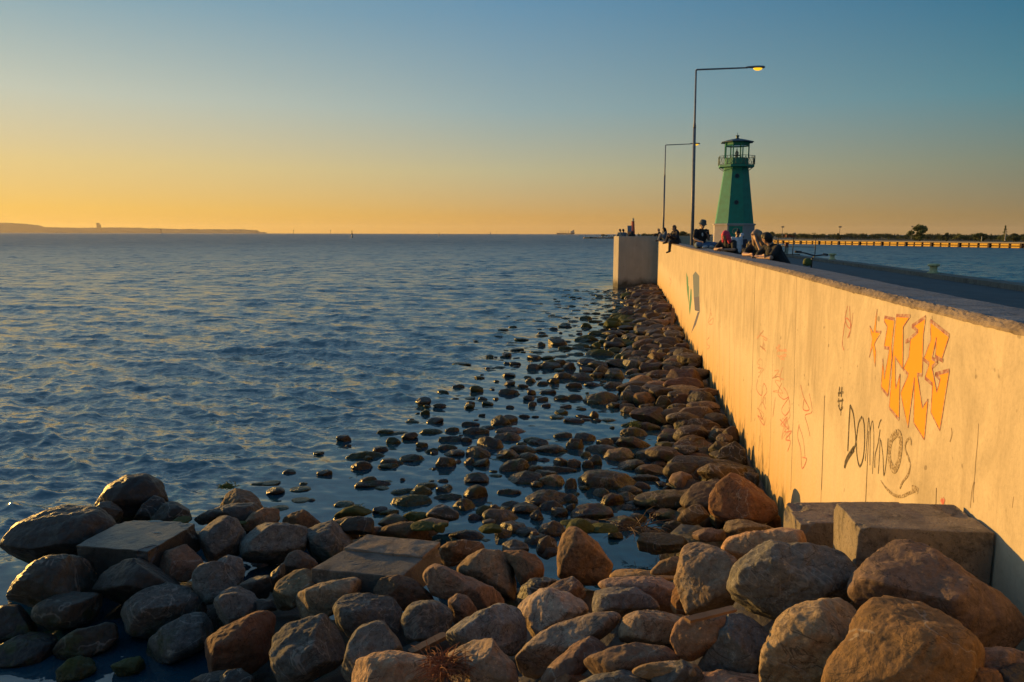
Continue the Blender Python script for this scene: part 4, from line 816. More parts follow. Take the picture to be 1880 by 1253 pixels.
# dark gravel bed under the pile and along the wall
gx = np.arange(-13, 4.6, .22); gy = np.concatenate([np.arange(-4, 13, .22), np.arange(13.2, 54.4, .6)])
pc = np.array([(c[0], c[1], c[2] - c[3] * .42) for c in centres if c[4]])
vs = []; fs = []
for y in gy:
    for x in gx:
        xx = x if x < 0 else x / 4.4 * max(wallx(y) + .1, .5)
        d2 = (pc[:, 0] - xx) ** 2 + (pc[:, 1] - y) ** 2 + .05; w_ = d2 ** -2; zp = (w_ * pc[:, 2]).sum() / w_.sum() - .10; nd = math.sqrt(d2.min())
        zp -= max(0, nd - .34) * 2.4 * (1 if y > 3.2 else .0)
        d = wallx(y) - xx; zs = .16 - .14 * d if y > 8 else -2
        z = max(zp if y < 13 else -2, zs, -1.1) + rp.uniform(-.05, .05); vs.append((xx, y, z))
n = len(gx)
for i in range(len(gy) - 1):
    for k in range(n - 1): fs.append((i * n + k, i * n + k + 1, (i + 1) * n + k + 1, (i + 1) * n + k))
tag(link('shore_bed', mesh_from(vs, fs), ST['dark'], None, True), kind='structure')
# ------------------------------------------------------------------ concrete blocks and slabs
def rough_block(name, top, h, mat, label, cat, seed, chip=None, dents=.006, tilt=None):
    """top: four xyz corners (counter-clockwise); a block of height h below them, edges worn"""
    T = np.array([list(p) for p in top], float); Lx = max(np.linalg.norm(T[1] - T[0]), np.linalg.norm(T[2] - T[3])); Ly = max(np.linalg.norm(T[3] - T[0]), np.linalg.norm(T[2] - T[1])); hv = np.array([Lx, Ly, h]) / 2; r_ = .010
    bm = bmesh.new(); n = 34; g_ = np.linspace(-1, 1, n); g_ = np.concatenate([[-1], np.linspace(-1, 1, n - 2) * .985, [1]])
    for ax in range(3):
        for sg in (-1, 1):
            gr = [[None] * n for _ in range(n)]
            for i in range(n):
                for j in range(n):
                    q_ = np.zeros(3); q_[ax] = sg; q_[(ax + 1) % 3] = g_[i]; q_[(ax + 2) % 3] = g_[j] * sg
                    p = q_ * hv; inn = np.clip(p, -(hv - r_), hv - r_); d_ = p - inn; d_ /= np.linalg.norm(d_); gr[i][j] = bm.verts.new(inn + r_ * d_)
            for i in range(n - 1):
                for j in range(n - 1): bm.faces.new((gr[i][j], gr[i + 1][j], gr[i + 1][j + 1], gr[i][j + 1]))
    bmesh.ops.remove_doubles(bm, verts=bm.verts, dist=1e-5); bmesh.ops.recalc_face_normals(bm, faces=bm.faces); bm.normal_update(); bm.verts.ensure_lookup_table()
    P = np.array([x.co[:] for x in bm.verts]); u = P[:, 0] / Lx + .5; v = P[:, 1] / Ly + .5
    W_ = T[0] * ((1 - u) * (1 - v))[:, None] + T[1] * (u * (1 - v))[:, None] + T[2] * (u * v)[:, None] + T[3] * ((1 - u) * v)[:, None]; W_[:, 2] += P[:, 2] - h / 2
    off3 = np.stack([fbm(W_ * 6 + 7 * k, seed + k, 3) * dents * .6 + np.minimum(0, fbm(W_ * 15 + 3 * k, seed + 5, 2) + .7) * dents * 1.5 * (P[:, k] / hv[k]) for k in range(3)], 1); W_ = W_ + off3
    cen_ = T.mean(0) - np.array([0, 0, h / 2])
    if chip is not None:
        for c, r, dep in chip:
            dd_ = np.linalg.norm(W_ - np.array(c), axis=1) + fbm(W_ * 20, seed + 3, 2) * r * .2; k_ = np.where(dd_ < r, np.clip(1 - dd_ / r, 0, 1) ** .5 * dep, 0); W_ = W_ + (cen_ - W_) / np.linalg.norm(cen_ - W_, axis=1)[:, None] * k_[:, None]
    for x, p in zip(bm.verts, W_): x.co = p
    bmesh.ops.recalc_face_normals(bm, faces=bm.faces)
    me = bpy.data.meshes.new(name); bm.to_mesh(me); bm.free()
    return tag(link(name, me, mat), label, cat)
zt_ = 2.235
A_, B_, C_, D_ = onz(1533, 920, zt_), onz(1575, 968, zt_), onz(1832, 979, zt_), onz(1752, 926, zt_)
B_ = onz(1575, 967, zt_); D_[0] = min(D_[0], wallx(D_[1]) - .012); C_[0] = min(C_[0], wallx(C_[1]) - .012)
rough_block('concrete_block', [A_, B_, C_, D_], .75, M['conc'], 'large square concrete block against the foot of the wall', 'concrete block', 3, [(onz(1740, 935, zt_), .075, .035), (onz(1760, 945, zt_), .06, .02), (B_, .05, .02), (A_, .04, .015)], .007)
z2 = 1.93
a, b = onz(1440, 922, z2), onz(1465, 960, z2); c = np.array([2.72, b[1] + .02, z2]); d = np.array([2.74, a[1] + .02, z2])
rough_block('concrete_block', [a, b, c, d], .7, M['conc'], 'smaller broken-cornered concrete block behind the large one', 'concrete block', 8, [(onz(1452, 930, z2), .10, .05), (b, .09, .03)], .005)
def quad(px, z): return [onz(x, y, z) for x, y in px]
q1 = quad([(571, 1044), (736, 1060), (809, 999), (674, 985)], .68)
s1 = rough_block('concrete_slab', q1, .30, M['slab'], 'tan concrete slab lying among the boulders with a split rough upper half', 'concrete slab', 21, [(q1[2], .12, .03), (q1[3], .10, .03)], .006)
e0, e1 = np.array(q1[0]) * .45 + np.array(q1[3]) * .55, np.array(q1[1]) * .48 + np.array(q1[2]) * .52
rb = rough_block('rough_topping', [Vector(e0) + Vector((0, 0, .022)), Vector(e1) + Vector((0, 0, .022)), Vector(q1[2]) + Vector((0, 0, .022)), Vector(q1[3]) + Vector((0, 0, .022))], .05, M['conc_rough'], None, None, 23, None, .010)
rb.parent = s1
q2 = quad([(140, 1001), (272, 1013), (366, 958), (228, 955)], .56)
s2 = rough_block('concrete_slab', q2, .34, M['slab_wet'], 'dark wet concrete slab at the left of the pile with puddles on its top', 'concrete slab', 25, [(q2[1], .14, .04), (q2[2], .2, .05), (q2[3], .12, .03)], .009)
mw = MT('puddle'); mw.base((.01, .014, .018)); mw.rough(.03); M['puddle'] = mw.m
for (cx, cy, w_, h_) in ((286, 957, 26, 4), (288, 978, 14, 2.5)):
    pl = MB(); pl.add([tuple(onz(cx + w_ / 2 * math.cos(t) * (1 + .25 * math.sin(3 * t)), cy + h_ / 2 * math.sin(t) * (1 + .2 * math.cos(2 * t)), .5615)) for t in np.linspace(0, 6.28, 25)[:-1]], [tuple(range(24))]); pl.build('puddle', M['puddle'], s2)
# planks and driftwood
def plank(label, p0, p1, w_, t_, seed=1):
    p0, p1 = Vector(p0), Vector(p1); ax = (p1 - p0).normalized(); side = ax.cross(Vector((0, 0, 1))).normalized(); up = side.cross(ax); mb = MB(); n = 14; rg = random.Random(seed); vs = []
    for i in range(n + 1):
        c_ = p0.lerp(p1, i / n); ww = w_ * (1 + rg.uniform(-.12, .08)); 
        if i in (0, n): ww *= rg.uniform(.5, .9)
        for sx, sz in ((-1, -1), (1, -1), (1, 1), (-1, 1)): vs.append(c_ + side * sx * ww / 2 + up * sz * t_ / 2)
    fs = [(i * 4 + k, i * 4 + (k + 1) % 4, (i + 1) * 4 + (k + 1) % 4, (i + 1) * 4 + k) for i in range(n) for k in range(4)] + [(0, 1, 2, 3), (n * 4 + 3, n * 4 + 2, n * 4 + 1, n * 4)]
    return tag(mb.add(vs, fs).build('plank', M['timber']), label, 'plank')
def off(px, py, z): return onz(px, py, z)
plank('weathered thin plank lying on top of a smooth orange boulder', onz(1262, 1139, 1.98), onz(1347, 1118, 1.97), .045, .014, 2)
plank('brown plank wedged in the dark gap between grey boulders', onz(752, 1200, .80), onz(818, 1166, .80), .07, .03, 3)
pw = deck_at(1238, -.35); plank('reddish post leaning against the wall among the far stones', (pw[0], pw[1], .25), (pw[0] + .10, pw[1] + .3, .95), .12, .10, 4)
# dry weed tuft and twigs
def tuft(name, c, n, h, spread, mat, label, cat, seed, r=.003, kind=None):
    rg = random.Random(seed); mb = MB()
    for i in range(n):
        a = rg.uniform(0, 6.28); l = h * rg.uniform(.5, 1.2); p = Vector(c) + Vector((rg.gauss(0, spread * .4), rg.gauss(0, spread * .3), rg.uniform(-.03, .02))); pts = [p]; d = Vector((math.cos(a) * .9, math.sin(a) * .6, rg.uniform(.2, 1.1))).normalized()
        for k in range(4): d = (d + Vector((rg.uniform(-.4, .4), rg.uniform(-.4, .4), -.28))).normalized(); pts.append(pts[-1] + d * l / 4)
        mb.tube(pts, [r, r, r * .9, r * .7, r * .3], 4)
    return tag(mb.build(name, mat), label, cat, None, kind)
M['dry_weed'] = plain('dry_weed', (.23, .085, .035), .9); M['twig'] = plain('twig', (.10, .065, .04), .9); M['weed'] = plain('sea_weed', (.10, .13, .025), .8)
tuft('dry_weed', onz(822, 1226, 1.22), 240, .17, .13, M['dry_weed'], 'reddish tangle of dry weed between two orange boulders', 'dry weed', 5)
tuft('driftwood_twigs', onz(1172, 968, .28), 26, .5, .22, M['twig'], 'thin bare twigs caught between wet stones by the pool', 'twigs', 6, .006)
for i, (px, py, hh, nn) in enumerate(((1167, 780, .13, 150), (655, 937, .09, 120), (416, 893, .08, 150))):
    tuft('water_weed', onz(px, py, .08), nn, hh, .13, M['weed'], ['small bright green plant on a flat stone near the wall', 'green weed trailing from the pale stone at the water edge', 'clump of yellow-green weed in the waves left of the shallows'][i], 'water weed', 30 + i, .006)
# ------------------------------------------------------------------ street lamps
M['lamp_glow'] = plain('lamp_glow', (1.0, .52, .02), .4, emit=1.0)
def lamp(px_base, px_top, py_top, px_head, label, rz_fix=0):
    bx, by = deck_at(px_base, WT + .22); top = aty(px_top, py_top, by); hd = aty(px_head, py_top - 2, by); Hh = top[2] - DECK
    root = empty('street_lamp', (bx, by, DECK), 0, label, 'street lamp', 'street lamps on the pier')
    lean = top[0] - bx
    MB().tube([(0, 0, 0), (lean * .8, 0, Hh * .72)], [.085, .062], 12).build('pole', M['lamp_grey'], root, True)
    MB().tube([(lean * .8, 0, Hh * .72 - .05), (lean * .80, 0, Hh * .72 + .05), (lean * .81, 0, Hh * .72 + .18), (lean, 0, Hh)], [.064, .064, .045, .036], 12).build('upper_pole', M['lamp_grey'], root, True)
    MB().lathe([(.16, 0), (.16, .03), (.10, .05), (.10, .45), (.088, .5)], n=12).build('base_collar', M['lamp_grey'], root)
    ax = hd[0] - bx; MB().tube([(lean, 0, Hh), (lean + .05, 0, Hh + .015), (ax - .62, 0, Hh + .10)], [.036, .036, .03], 10).build('arm', M['lamp_grey'], root, True)
    hd_ = MB(); L = .78; prof = [(-.40, .035, .03), (-.30, .06, .05), (-.05, .10, .07), (.2, .13, .08), (.36, .12, .07), (.40, .08, .05)]; n = 14; vs = []; fs = []
    for x_, hw, hh in prof:
        for k in range(n):
            t = 2 * math.pi * k / n; z_ = math.sin(t); vs.append((ax - .32 + x_, hw * math.cos(t), Hh + .11 + (hh * z_ if z_ > 0 else hh * .45 * z_)))
    for i in range(len(prof) - 1):
        for k in range(n): fs.append((i * n + k, i * n + (k + 1) % n, (i + 1) * n + (k + 1) % n, (i + 1) * n + k))
    fs += [tuple(range(n))[::-1], tuple((len(prof) - 1) * n + k for k in range(n))]
    hd_.add(vs, fs); ho = hd_.build('lamp_head', M['lamp_grey'], root, True)
    g = MB(); vs = []; fs = []; gm = 6
    for i in range(gm + 1):
        ph = math.pi / 2 * i / gm
        for k in range(n): t = 2 * math.pi * k / n; vs.append((ax - .20 + .19 * math.cos(t) * math.cos(ph), .105 * math.sin(t) * math.cos(ph), Hh + .082 - .10 * math.sin(ph)))
    for i in range(gm):
        for k in range(n): fs.append((i * n + k, i * n + (k + 1) % n, (i + 1) * n + (k + 1) % n, (i + 1) * n + k))
    fs.append(tuple(range(n))); g.add(vs, fs); g.build('lamp_glass', M['lamp_glow'], ho, True)
    return root
lamp(1271, 1278, 129, 1400, 'tall nearer street lamp with long arm and glowing yellow head')
lamp(1217, 1222, 267, 1283, 'smaller farther street lamp with lit head left of the tall one')
# ------------------------------------------------------------------ green lighthouse
M['lh_green'] = plain('tower_green', (.006, .25, .165), .6, 0, .15, 3); M['lh_dark'] = plain('rail_green', (.03, .09, .075), .5); M['lh_base'] = plain('tower_base', (.42, .38, .36), .85, 0, .12, 2); M['lh_roof'] = plain('tower_roof', (.03, .07, .10), .5)
M['lens'] = plain('beacon_lens', (.35, .30, .24), .3)
mg = MT('lantern_glass'); mg.b.inputs['Transmission Weight'].default_value = 1; mg.b.inputs['IOR'].default_value = 1.02; mg.base((.85, .95, .92)); mg.rough(.02); M['glass'] = mg.m
def lighthouse():
    Y_ = 66.; c = aty(1345.5, 455, Y_); s = Y_ / FPX * 1.002; ph = math.pi / 8 + .10
    def zz(py): return aty(1348.5, py, Y_)[2] - DECK
    root = empty('lighthouse', (c[0], c[1], DECK), math.atan2(-c[0], c[1]) * 1.0, 'green octagonal lighthouse with glazed lantern and gallery at the pier end', 'lighthouse')
    o8 = lambda prof: MB().lathe(prof, n=8, ph=ph)
    w = lambda px: px * s / 2 / .96
    o8([(w(72), 0), (w(72), zz(414))]).build('base', M['lh_base'], root)
    o8([(w(71), -.0), (w(80), 0.0), (w(80), zz(446)), (w(71), zz(446) + .02)]).build('plinth', M['conc'], root)
    o8([(w(72), zz(414) + .001), (w(76), zz(414)), (w(76), zz(411.5)), (w(68), zz(411))]).build('cornice', M['lh_base'], root)
    o8([(w(68), zz(411) + .002), (w(42), zz(308))]).build('tower', M['lh_green'], root)
    f0 = -math.pi / 2 + .10          # the face towards the stones
    # door and portholes on the face that looks along the pier
    def facept(zz_, r_in): return r_in
    r_mid = lambda z_: (w(68) + (w(42) - w(68)) * (z_ - zz(411)) / (zz(308) - zz(411))) * math.cos(math.pi / 8)
    dx, dy = math.cos(f0), math.sin(f0)
    rb_ = w(72) * math.cos(math.pi / 8)
    MB().box((dx * (rb_ + .02), dy * (rb_ + .02), (zz(416) + zz(455)) / 2), (1.08, .05, zz(416) - zz(455)), f0 + math.pi / 2).build('door', M['lh_green'], root)
    bpy.context.view_layer.update()
    MB().ring((0, 0, 0), .24, .035, 'y', 20, 6).build('door_emblem', M['lens'], bpy.data.objects['door']).matrix_local = Matrix.Translation((dx * (rb_ + .055), dy * (rb_ + .055), zz(425))) @ Matrix.Rotation(f0 + math.pi / 2, 4, 'Z')
    for py in (325, 373):
        z_ = zz(py); rr_ = r_mid(z_); tilt = math.atan2(w(68) - w(42), zz(308) - zz(411))
        Mx = Matrix.Translation((dx * (rr_ + .015), dy * (rr_ + .015), z_)) @ Matrix.Rotation(f0 + math.pi / 2, 4, 'Z') @ Matrix.Rotation(-tilt, 4, 'X')
        fr = MB().ring((0, 0, 0), .17, .035, 'y', 20, 6).build('porthole', M['lh_dark'], root, True); fr.matrix_local = Mx
        MB().lathe([(.16, -.02), (.16, .02)], n=20).build('porthole_glass', M['puddle'], fr).rotation_euler = (math.pi / 2, 0, 0)
    # gallery
    o8([(w(45), zz(308) - .01), (w(62), zz(308)), (w(62), zz(304)), (w(44), zz(304))]).build('gallery_floor', M['lh_green'], root)
    br = MB(); rl = MB(); zr = zz(288)
    pts = [(w(63) * math.cos(ph + k * math.pi / 4), w(63) * math.sin(ph + k * math.pi / 4)) for k in range(8)]
    for k in range(8):
        a_, b_ = pts[k], pts[(k + 1) % 8]; br.tube([(a_[0] * .95, a_[1] * .95, zz(308)), (a_[0] * .66, a_[1] * .66, zz(315))], .025, 5)
        rl.tube([(a_[0], a_[1], zz(304)), (a_[0], a_[1], zr)], .022, 5); rl.tube([(*a_, zr), (*b_, zr)], .022, 5); rl.tube([(*a_, zz(303.2)), (*b_, zz(303.2))], .016, 5)
        for j in range(3):
            p = lambda t: (a_[0] + (b_[0] - a_[0]) * t, a_[1] + (b_[1] - a_[1]) * t)
            rl.tube([(*p(j / 3), zz(303.5)), (*p((j + 1) / 3), zr - .05)], .012, 4); rl.tube([(*p((j + 1) / 3), zz(303.5)), (*p(j / 3), zr - .05)], .012, 4)
            if j: rl.tube([(*p(j / 3), zz(303.5)), (*p(j / 3), zr)], .012, 4)
    br.build('gallery_brackets', M['lh_dark'], root); rl.build('gallery_railing', M['lh_dark'], root)
    o8([(w(41), zz(304) - .01), (w(41), zz(291))]).build('lantern_wall', M['lh_green'], root)
    fr = MB()
    lp = [(w(41) * math.cos(ph + k * math.pi / 4), w(41) * math.sin(ph + k * math.pi / 4)) for k in range(8)]
    for k in range(8):
        a_, b_ = lp[k], lp[(k + 1) % 8]; fr.tube([(*a_, zz(291)), (*a_, zz(262))], .055, 6)
        fr.tube([((a_[0] * .985), a_[1] * .985, zz(268)), (b_[0] * .985, b_[1] * .985, zz(268))], .05, 5)
        mid_ = ((a_[0] + b_[0]) / 2 * .985, (a_[1] + b_[1]) / 2 * .985); fr.box((mid_[0], mid_[1], zz(265)), (math.hypot(b_[0] - a_[0], b_[1] - a_[1]), .04, zz(262) - zz(268)), math.atan2(b_[1] - a_[1], b_[0] - a_[0]))
    fr.build('lantern_frame', M['lh_green'], root)
    MB().lathe([(w(40) * .96, zz(291)), (w(40) * .96, zz(268))], n=8, ph=ph).build('lantern_glass', M['glass'], root)
    MB().lathe([(.10, zz(291)), (.10, zz(287)), (.30, zz(286.5)), (.30, zz(286)), (.12, zz(285.5)), (.16, zz(281)), (.05, zz(277)), (.02, zz(272))], n=12).build('beacon', M['lens'], root, True)
    o8([(w(41), zz(262.5)), (w(57), zz(262.5)), (w(57), zz(261.5)), (w(34), zz(258)), (w(14), zz(255.5)), (w(4), zz(255))]).build('roof', M['lh_roof'], root)
    MB().lathe([(.10, zz(255.3)), (.14, zz(254)), (.09, zz(252.5)), (.15, zz(250.5)), (.15, zz(249)), (.02, zz(248.8)), (.02, zz(244))], n=12).build('finial', M['lh_dark'], root, True)
lighthouse()
# ------------------------------------------------------------------ quay furniture
def bollard(px, py, label):
    b = onz(px, py, DECK + .15); b[0] += .14; root = empty('bollard', tuple(b), 0, label, 'bollard', 'mooring bollards on the quay kerb')
    MB().lathe([(.20, 0), (.20, .03), (.13, .05), (.12, .20), (.13, .24)], n=16).build('post', M['bollard'], root, True)
    MB().lathe([(.13, .235), (.19, .25), (.20, .29), (.17, .335), (.06, .345)], n=16).build('cap', M['bollard'], root, True)
bollard(1706, 502, 'pale yellow mooring bollard on the quay kerb nearest the camera')
bollard(1523, 477, 'pale yellow mooring bollard farther along the kerb by the railing')
def railing():
    # mooring rail standing on the kerb beside the bicycles
    pts = [onz(x, 470 - (1496 - x) * .02, DECK + .15) for x in (1496, 1455, 1428, 1414)]; root = empty('railing', tuple(pts[0]), 0, 'thin metal railing on the quay edge by the parked bicycles', 'railing'); p0 = np.array(pts[0])
    L = [np.array(p) - p0 for p in pts]
    for p in L: MB().tube([p, p + np.array([0, 0, 1.1])], .03, 6).build('post', M['dark_metal'], root)
    MB().tube([p + np.array([0, 0, 1.08]) for p in L[1:]], .028, 6).build('top_rail', M['rail_grey'], root); MB().tube([p + np.array([0, 0, .55]) for p in L], .02, 6).build('middle_rail', M['dark_metal'], root)
railing()
b = onz(1443.5, 466, DECK); root = empty('power_pedestal', tuple(b), 0, 'pale service pedestal with a dark box on top behind the bicycles', 'service pedestal')
MB().box((0, 0, .22), (.24, .24, .44)).build('pedestal', M['cabinet'], root, bevel=.01); MB().box((0, 0, .66), (.22, .22, .40)).build('dark_box', M['rust_red'], root, bevel=.02); MB().box((0, 0, .46), (.30, .28, .03)).build('ledge', M['cabinet'], root)
b = onz(1455, 472, DECK); rough_block('kerb_block', [tuple(np.array(b) + np.array(o)) for o in ((-.5, -.15, .2), (.45, -.15, .2), (.45, .2, .2), (-.5, .2, .2))], .2, M['conc'], 'low concrete block on the quay in front of the service pedestal', 'concrete block', 77, None, .003)
def bicycle(loc, rz, lean, label, frame_mat, hb_up=0.):
    root = empty('bicycle', loc, 0, label, 'bicycle', 'parked bicycles'); root.rotation_euler = (lean, 0, rz)
    if root.rotation_euler: root.rotation_mode = 'XYZ'
    R = .34
    for x in (-.52, .52):
        wo = MB().ring((x, 0, R), R, .02, 'y', 28, 6).build('wheel', M['black_rubber'], root, True)
        MB().ring((x, 0, R), R - .03, .010, 'y', 28, 5).build('rim', M['rail_grey'], wo, True)
        sp = MB(); 
        for k in range(14): t = 2 * math.pi * k / 14; sp.tube([(x, .02 * (-1) ** k, R), (x + (R - .03) * math.cos(t), 0, R + (R - .03) * math.sin(t))], .0025, 3, False)
        sp.tube([(x, -.05, R), (x, .05, R)], .022, 8); sp.build('spokes', M['rail_grey'], wo)
    f = MB(); bb = (-.06, 0, .30); st_ = (-.22, 0, .80); hd0, hd1 = (.37, 0, .60), (.33, 0, .82)
    for a_, b_ in ((bb, st_), (bb, hd0), (st_, hd1), (hd0, hd1), (bb, (-.52, 0, R)), ((-.19, 0, .70), (-.52, 0, R))): f.tube([a_, b_], .017, 8)
    f.build('frame', frame_mat, root, True)
    MB().tube([(.33, 0, .84), (.38, 0, .58), (.42, -.05, .52), (.52, -.05, R)], .014, 6).tube([(.42, .05, .52), (.52, .05, R)], .014, 6).build('fork', frame_mat, root, True)
    hb = MB().tube([(.33, 0, .82), (.31, 0, .97 + hb_up), (.36, 0, 1.02 + hb_up)], .014, 6).tube([(.28, -.32, 1.06 + hb_up), (.35, -.18, 1.05 + hb_up), (.37, 0, 1.02 + hb_up), (.35, .18, 1.05 + hb_up), (.28, .32, 1.06 + hb_up)], .013, 6).build('handlebar', M['dark_metal'], root, True)
    for s_ in (-1, 1): MB().tube([(.28, s_ * .32, 1.06 + hb_up), (.31, s_ * .22, 1.06 + hb_up)], .019, 8).build('grip', M['black_rubber'], hb, True)
    MB().tube([st_, (-.25, 0, .93)], .013, 6).build('seat_post', M['rail_grey'], root); sd_ = MB(); sd_.tube([(-.40, 0, .95), (-.34, 0, .965), (-.22, 0, .96), (-.10, 0, .955)], [.045, .055, .030, .016], 8).build('saddle', M['black_rubber'], root, True)
    cr = MB(); cr.ring((-.06, .03, .30), .09, .008, 'y', 18, 4); cr.tube([(-.06, .05, .30), (-.06, .05, .13)], .010, 5); cr.tube([(-.06, -.05, .30), (-.06, -.05, .47)], .010, 5); cr.box((-.06, .10, .13), (.09, .09, .02)); cr.box((-.06, -.10, .47), (.09, .09, .02)); cr.build('crankset', M['dark_metal'], root)
    return root
b = onz(1431, 466, DECK); bicycle((b[0], b[1], DECK), R_(100), R_(4), 'bicycle parked end-on at the railing, behind the leaning man', M['rail_grey'])
b = onz(1422, 467, DECK); bicycle((b[0], b[1], DECK), R_(82), R_(-5), 'second bicycle parked beside the first at the railing, half hidden', M['dark_metal'])
dx_, dy_ = deck_at(1470, WT + .30); bk = bicycle((dx_ + .02, dy_ + .3, DECK), R_(-72), R_(-5), 'bicycle leaning on the inner side of the wall, only handlebar showing above it', M['dark_metal'], .14)
hv = MB(); hv.lathe([(.02, 0), (.15, .02), (.17, .12), (.15, .24), (.08, .30), (.02, .31)], n=14); hvo = hv.build('hi_vis_bag', M['hivis'], None, True); hvo.scale = (.42, .32, .42); bpy.context.view_layer.update()
hvo.location = (dx_ + .13, dy_ + .02, WTOP - .06); tag(hvo, 'yellow-green bag hanging on the handlebar of the bicycle by the wall', 'bag')
# ------------------------------------------------------------------ people
def capsules(caps, voxel, name):
    """tapered capsules fused into one continuous skin"""
    bm = bmesh.new(); V = []; Fs = []
    sv, sf = ico(3)
    def cap(p, r, q_, s_):
        p, q_ = np.array(p, float), np.array(q_, float)
        for c, rr in ((p, r), (q_, s_)): V.append(sv * rr + c); Fs.append(sf)
        d = q_ - p; L = np.linalg.norm(d)
        if L < 1e-6: return
        d /= L; a = np.cross(d, [0, 0, 1] if abs(d[2]) < .9 else [1, 0, 0]); a /= np.linalg.norm(a); b = np.cross(d, a); n = 12; t = np.arange(n) * 2 * np.pi / n
        rg = np.outer(np.cos(t), a) + np.outer(np.sin(t), b); vv = np.concatenate([p + rg * r, q_ + rg * s_, [p], [q_]])
        f = []
        for k in range(n): k2 = (k + 1) % n; f += [(k, k2, n + k2), (k, n + k2, n + k), (2 * n, k2, k), (2 * n + 1, n + k, n + k2)]
        V.append(vv); Fs.append(np.array(f))
    for c in caps: cap(*c)
    o_ = 0; ff = []
    for v_, f_ in zip(V, Fs): ff.append(f_ + o_); o_ += len(v_)
    me = fast_mesh(np.concatenate(V), np.concatenate(ff)); tmp = bpy.data.objects.new('tmp', me); COL.objects.link(tmp)
    bm.free(); md_ = tmp.modifiers.new('r', 'REMESH'); md_.mode = 'VOXEL'; md_.voxel_size = voxel
    sm_ = tmp.modifiers.new('s', 'SMOOTH'); sm_.iterations = 2; sm_.factor = .5
    dg = bpy.context.evaluated_depsgraph_get(); res = bpy.data.meshes.new_from_object(tmp.evaluated_get(dg)); bpy.data.objects.remove(tmp); bpy.data.meshes.remove(me); res.name = name
    res.polygons.foreach_set('use_smooth', [True] * len(res.polygons)); return res
def lerp(a, b, t): return tuple(np.array(a) * (1 - t) + np.array(b) * t)
def person(loc, yaw, pose, label, shirt='black_cloth', legs='denim', hair='black_hair', skin='skin', long_hair=False, hat=None, sleeves='short', scale=1., voxel=.012, shoes='shoe', group=None, bun=False):
    J = pose; root = empty('person', loc, yaw, label, 'person', group); root.scale = (scale,) * 3
    P, Cc, Nk, Hd = J['pelvis'], J['chest'], J['neck'], J['head']
    up = np.array(Hd) - np.array(Nk); up /= np.linalg.norm(up); fw = np.array(J.get('face', (0, 1, 0)), float); fw /= np.linalg.norm(fw); rt = np.cross(fw, up); rt /= np.linalg.norm(rt); H_ = np.array(Hd)
    sh, el_, wr, hp, kn, an, toe = (J[k] for k in ('sh', 'el', 'wr', 'hip', 'kn', 'an', 'toe'))
    body = [(P, .12, Cc, .115), (tuple(np.array(P) + rt * .06), .10, tuple(np.array(Cc) + rt * .07), .10), (tuple(np.array(P) - rt * .06), .10, tuple(np.array(Cc) - rt * .07), .10), (Cc, .10, Nk, .058), (Nk, .055, tuple(H_ - up * .06), .052),
            (tuple(H_ + up * .025 - fw * .012), .082, tuple(H_ + up * .02 + fw * .012), .079), (tuple(H_ - up * .05 + fw * .03), .060, tuple(H_ - up * .085 + fw * .045), .045), (tuple(H_ + fw * .086 - up * .005), .010, tuple(H_ + fw * .103 - up * .035), .017),
            (tuple(H_ + rt * .078 - up * .01), .018, tuple(H_ + rt * .08 + up * .015 - fw * .01), .018), (tuple(H_ - rt * .078 - up * .01), .018, tuple(H_ - rt * .08 + up * .015 - fw * .01), .018),
            (tuple(H_ + fw * .092 - up * .062 - rt * .018), .011, tuple(H_ + fw * .092 - up * .062 + rt * .018), .011)]
    for s in (0, 1):
        body += [(tuple(np.array(Cc) * .35 + np.array(sh[s]) * .65), .075, sh[s], .062), (sh[s], .056, el_[s], .042), (el_[s], .041, wr[s], .027)]
        d = np.array(wr[s], float) - np.array(el_[s]); d /= np.linalg.norm(d); sd_ = np.cross(d, fw); sd_ = sd_ / (np.linalg.norm(sd_) + 1e-9); nr = np.cross(sd_, d); w_ = np.array(wr[s], float); pal = w_ + d * .085
        body += [(tuple(w_ + d * .02 + sd_ * .015), .022, tuple(pal + sd_ * .022), .018), (tuple(w_ + d * .02 - sd_ * .015), .022, tuple(pal - sd_ * .022), .018)]
        for k, ln in zip((-1.5, -.5, .5, 1.5), (.062, .075, .070, .055)):
            b0 = pal + sd_ * k * .019; m_ = b0 + d * ln * .55 + nr * .012; body += [(tuple(b0), .0095, tuple(m_), .009), (tuple(m_), .009, tuple(m_ + d * ln * .35 + nr * .028), .008)]
        t0 = w_ + d * .03 + sd_ * .03 * (1 if s else -1); body += [(tuple(t0), .012, tuple(t0 + d * .04 + sd_ * (.028 if s else -.028)), .0105), (tuple(t0 + d * .04 + sd_ * (.028 if s else -.028)), .0105, tuple(t0 + d * .07 + sd_ * (.026 if s else -.026) + nr * .015), .009)]
        body += [(P, .09, hp[s], .088), (hp[s], .085, kn[s], .056), (kn[s], .055, an[s], .038), (an[s], .04, toe[s], .028)]
    bo = link('body', capsules(body, voxel, 'body'), M[skin], root)
    g = .016
    sc = [(P, .12 + g, Cc, .115 + g), (tuple(np.array(P) + rt * .07), .105 + g, tuple(np.array(Cc) + rt * .075), .102 + g), (tuple(np.array(P) - rt * .07), .105 + g, tuple(np.array(Cc) - rt * .075), .102 + g), (Cc, .10 + g, lerp(Cc, Nk, .7), .066 + g)]
    for s in (0, 1):
        sc += [(tuple(np.array(Cc) * .35 + np.array(sh[s]) * .65), .075 + g, sh[s], .062 + g)]
        if sleeves == 'short': sc += [(sh[s], .060 + g, lerp(sh[s], el_[s], .68), .055 + g)]
        else: sc += [(sh[s], .058 + g, el_[s], .046 + g), (el_[s], .045 + g, lerp(el_[s], wr[s], .95), .034 + g)]
        if sleeves == 'hood': sc += [(tuple(np.array(Nk) - fw * .07), .06, tuple(np.array(Nk) - fw * .11 - up * .05), .06)]
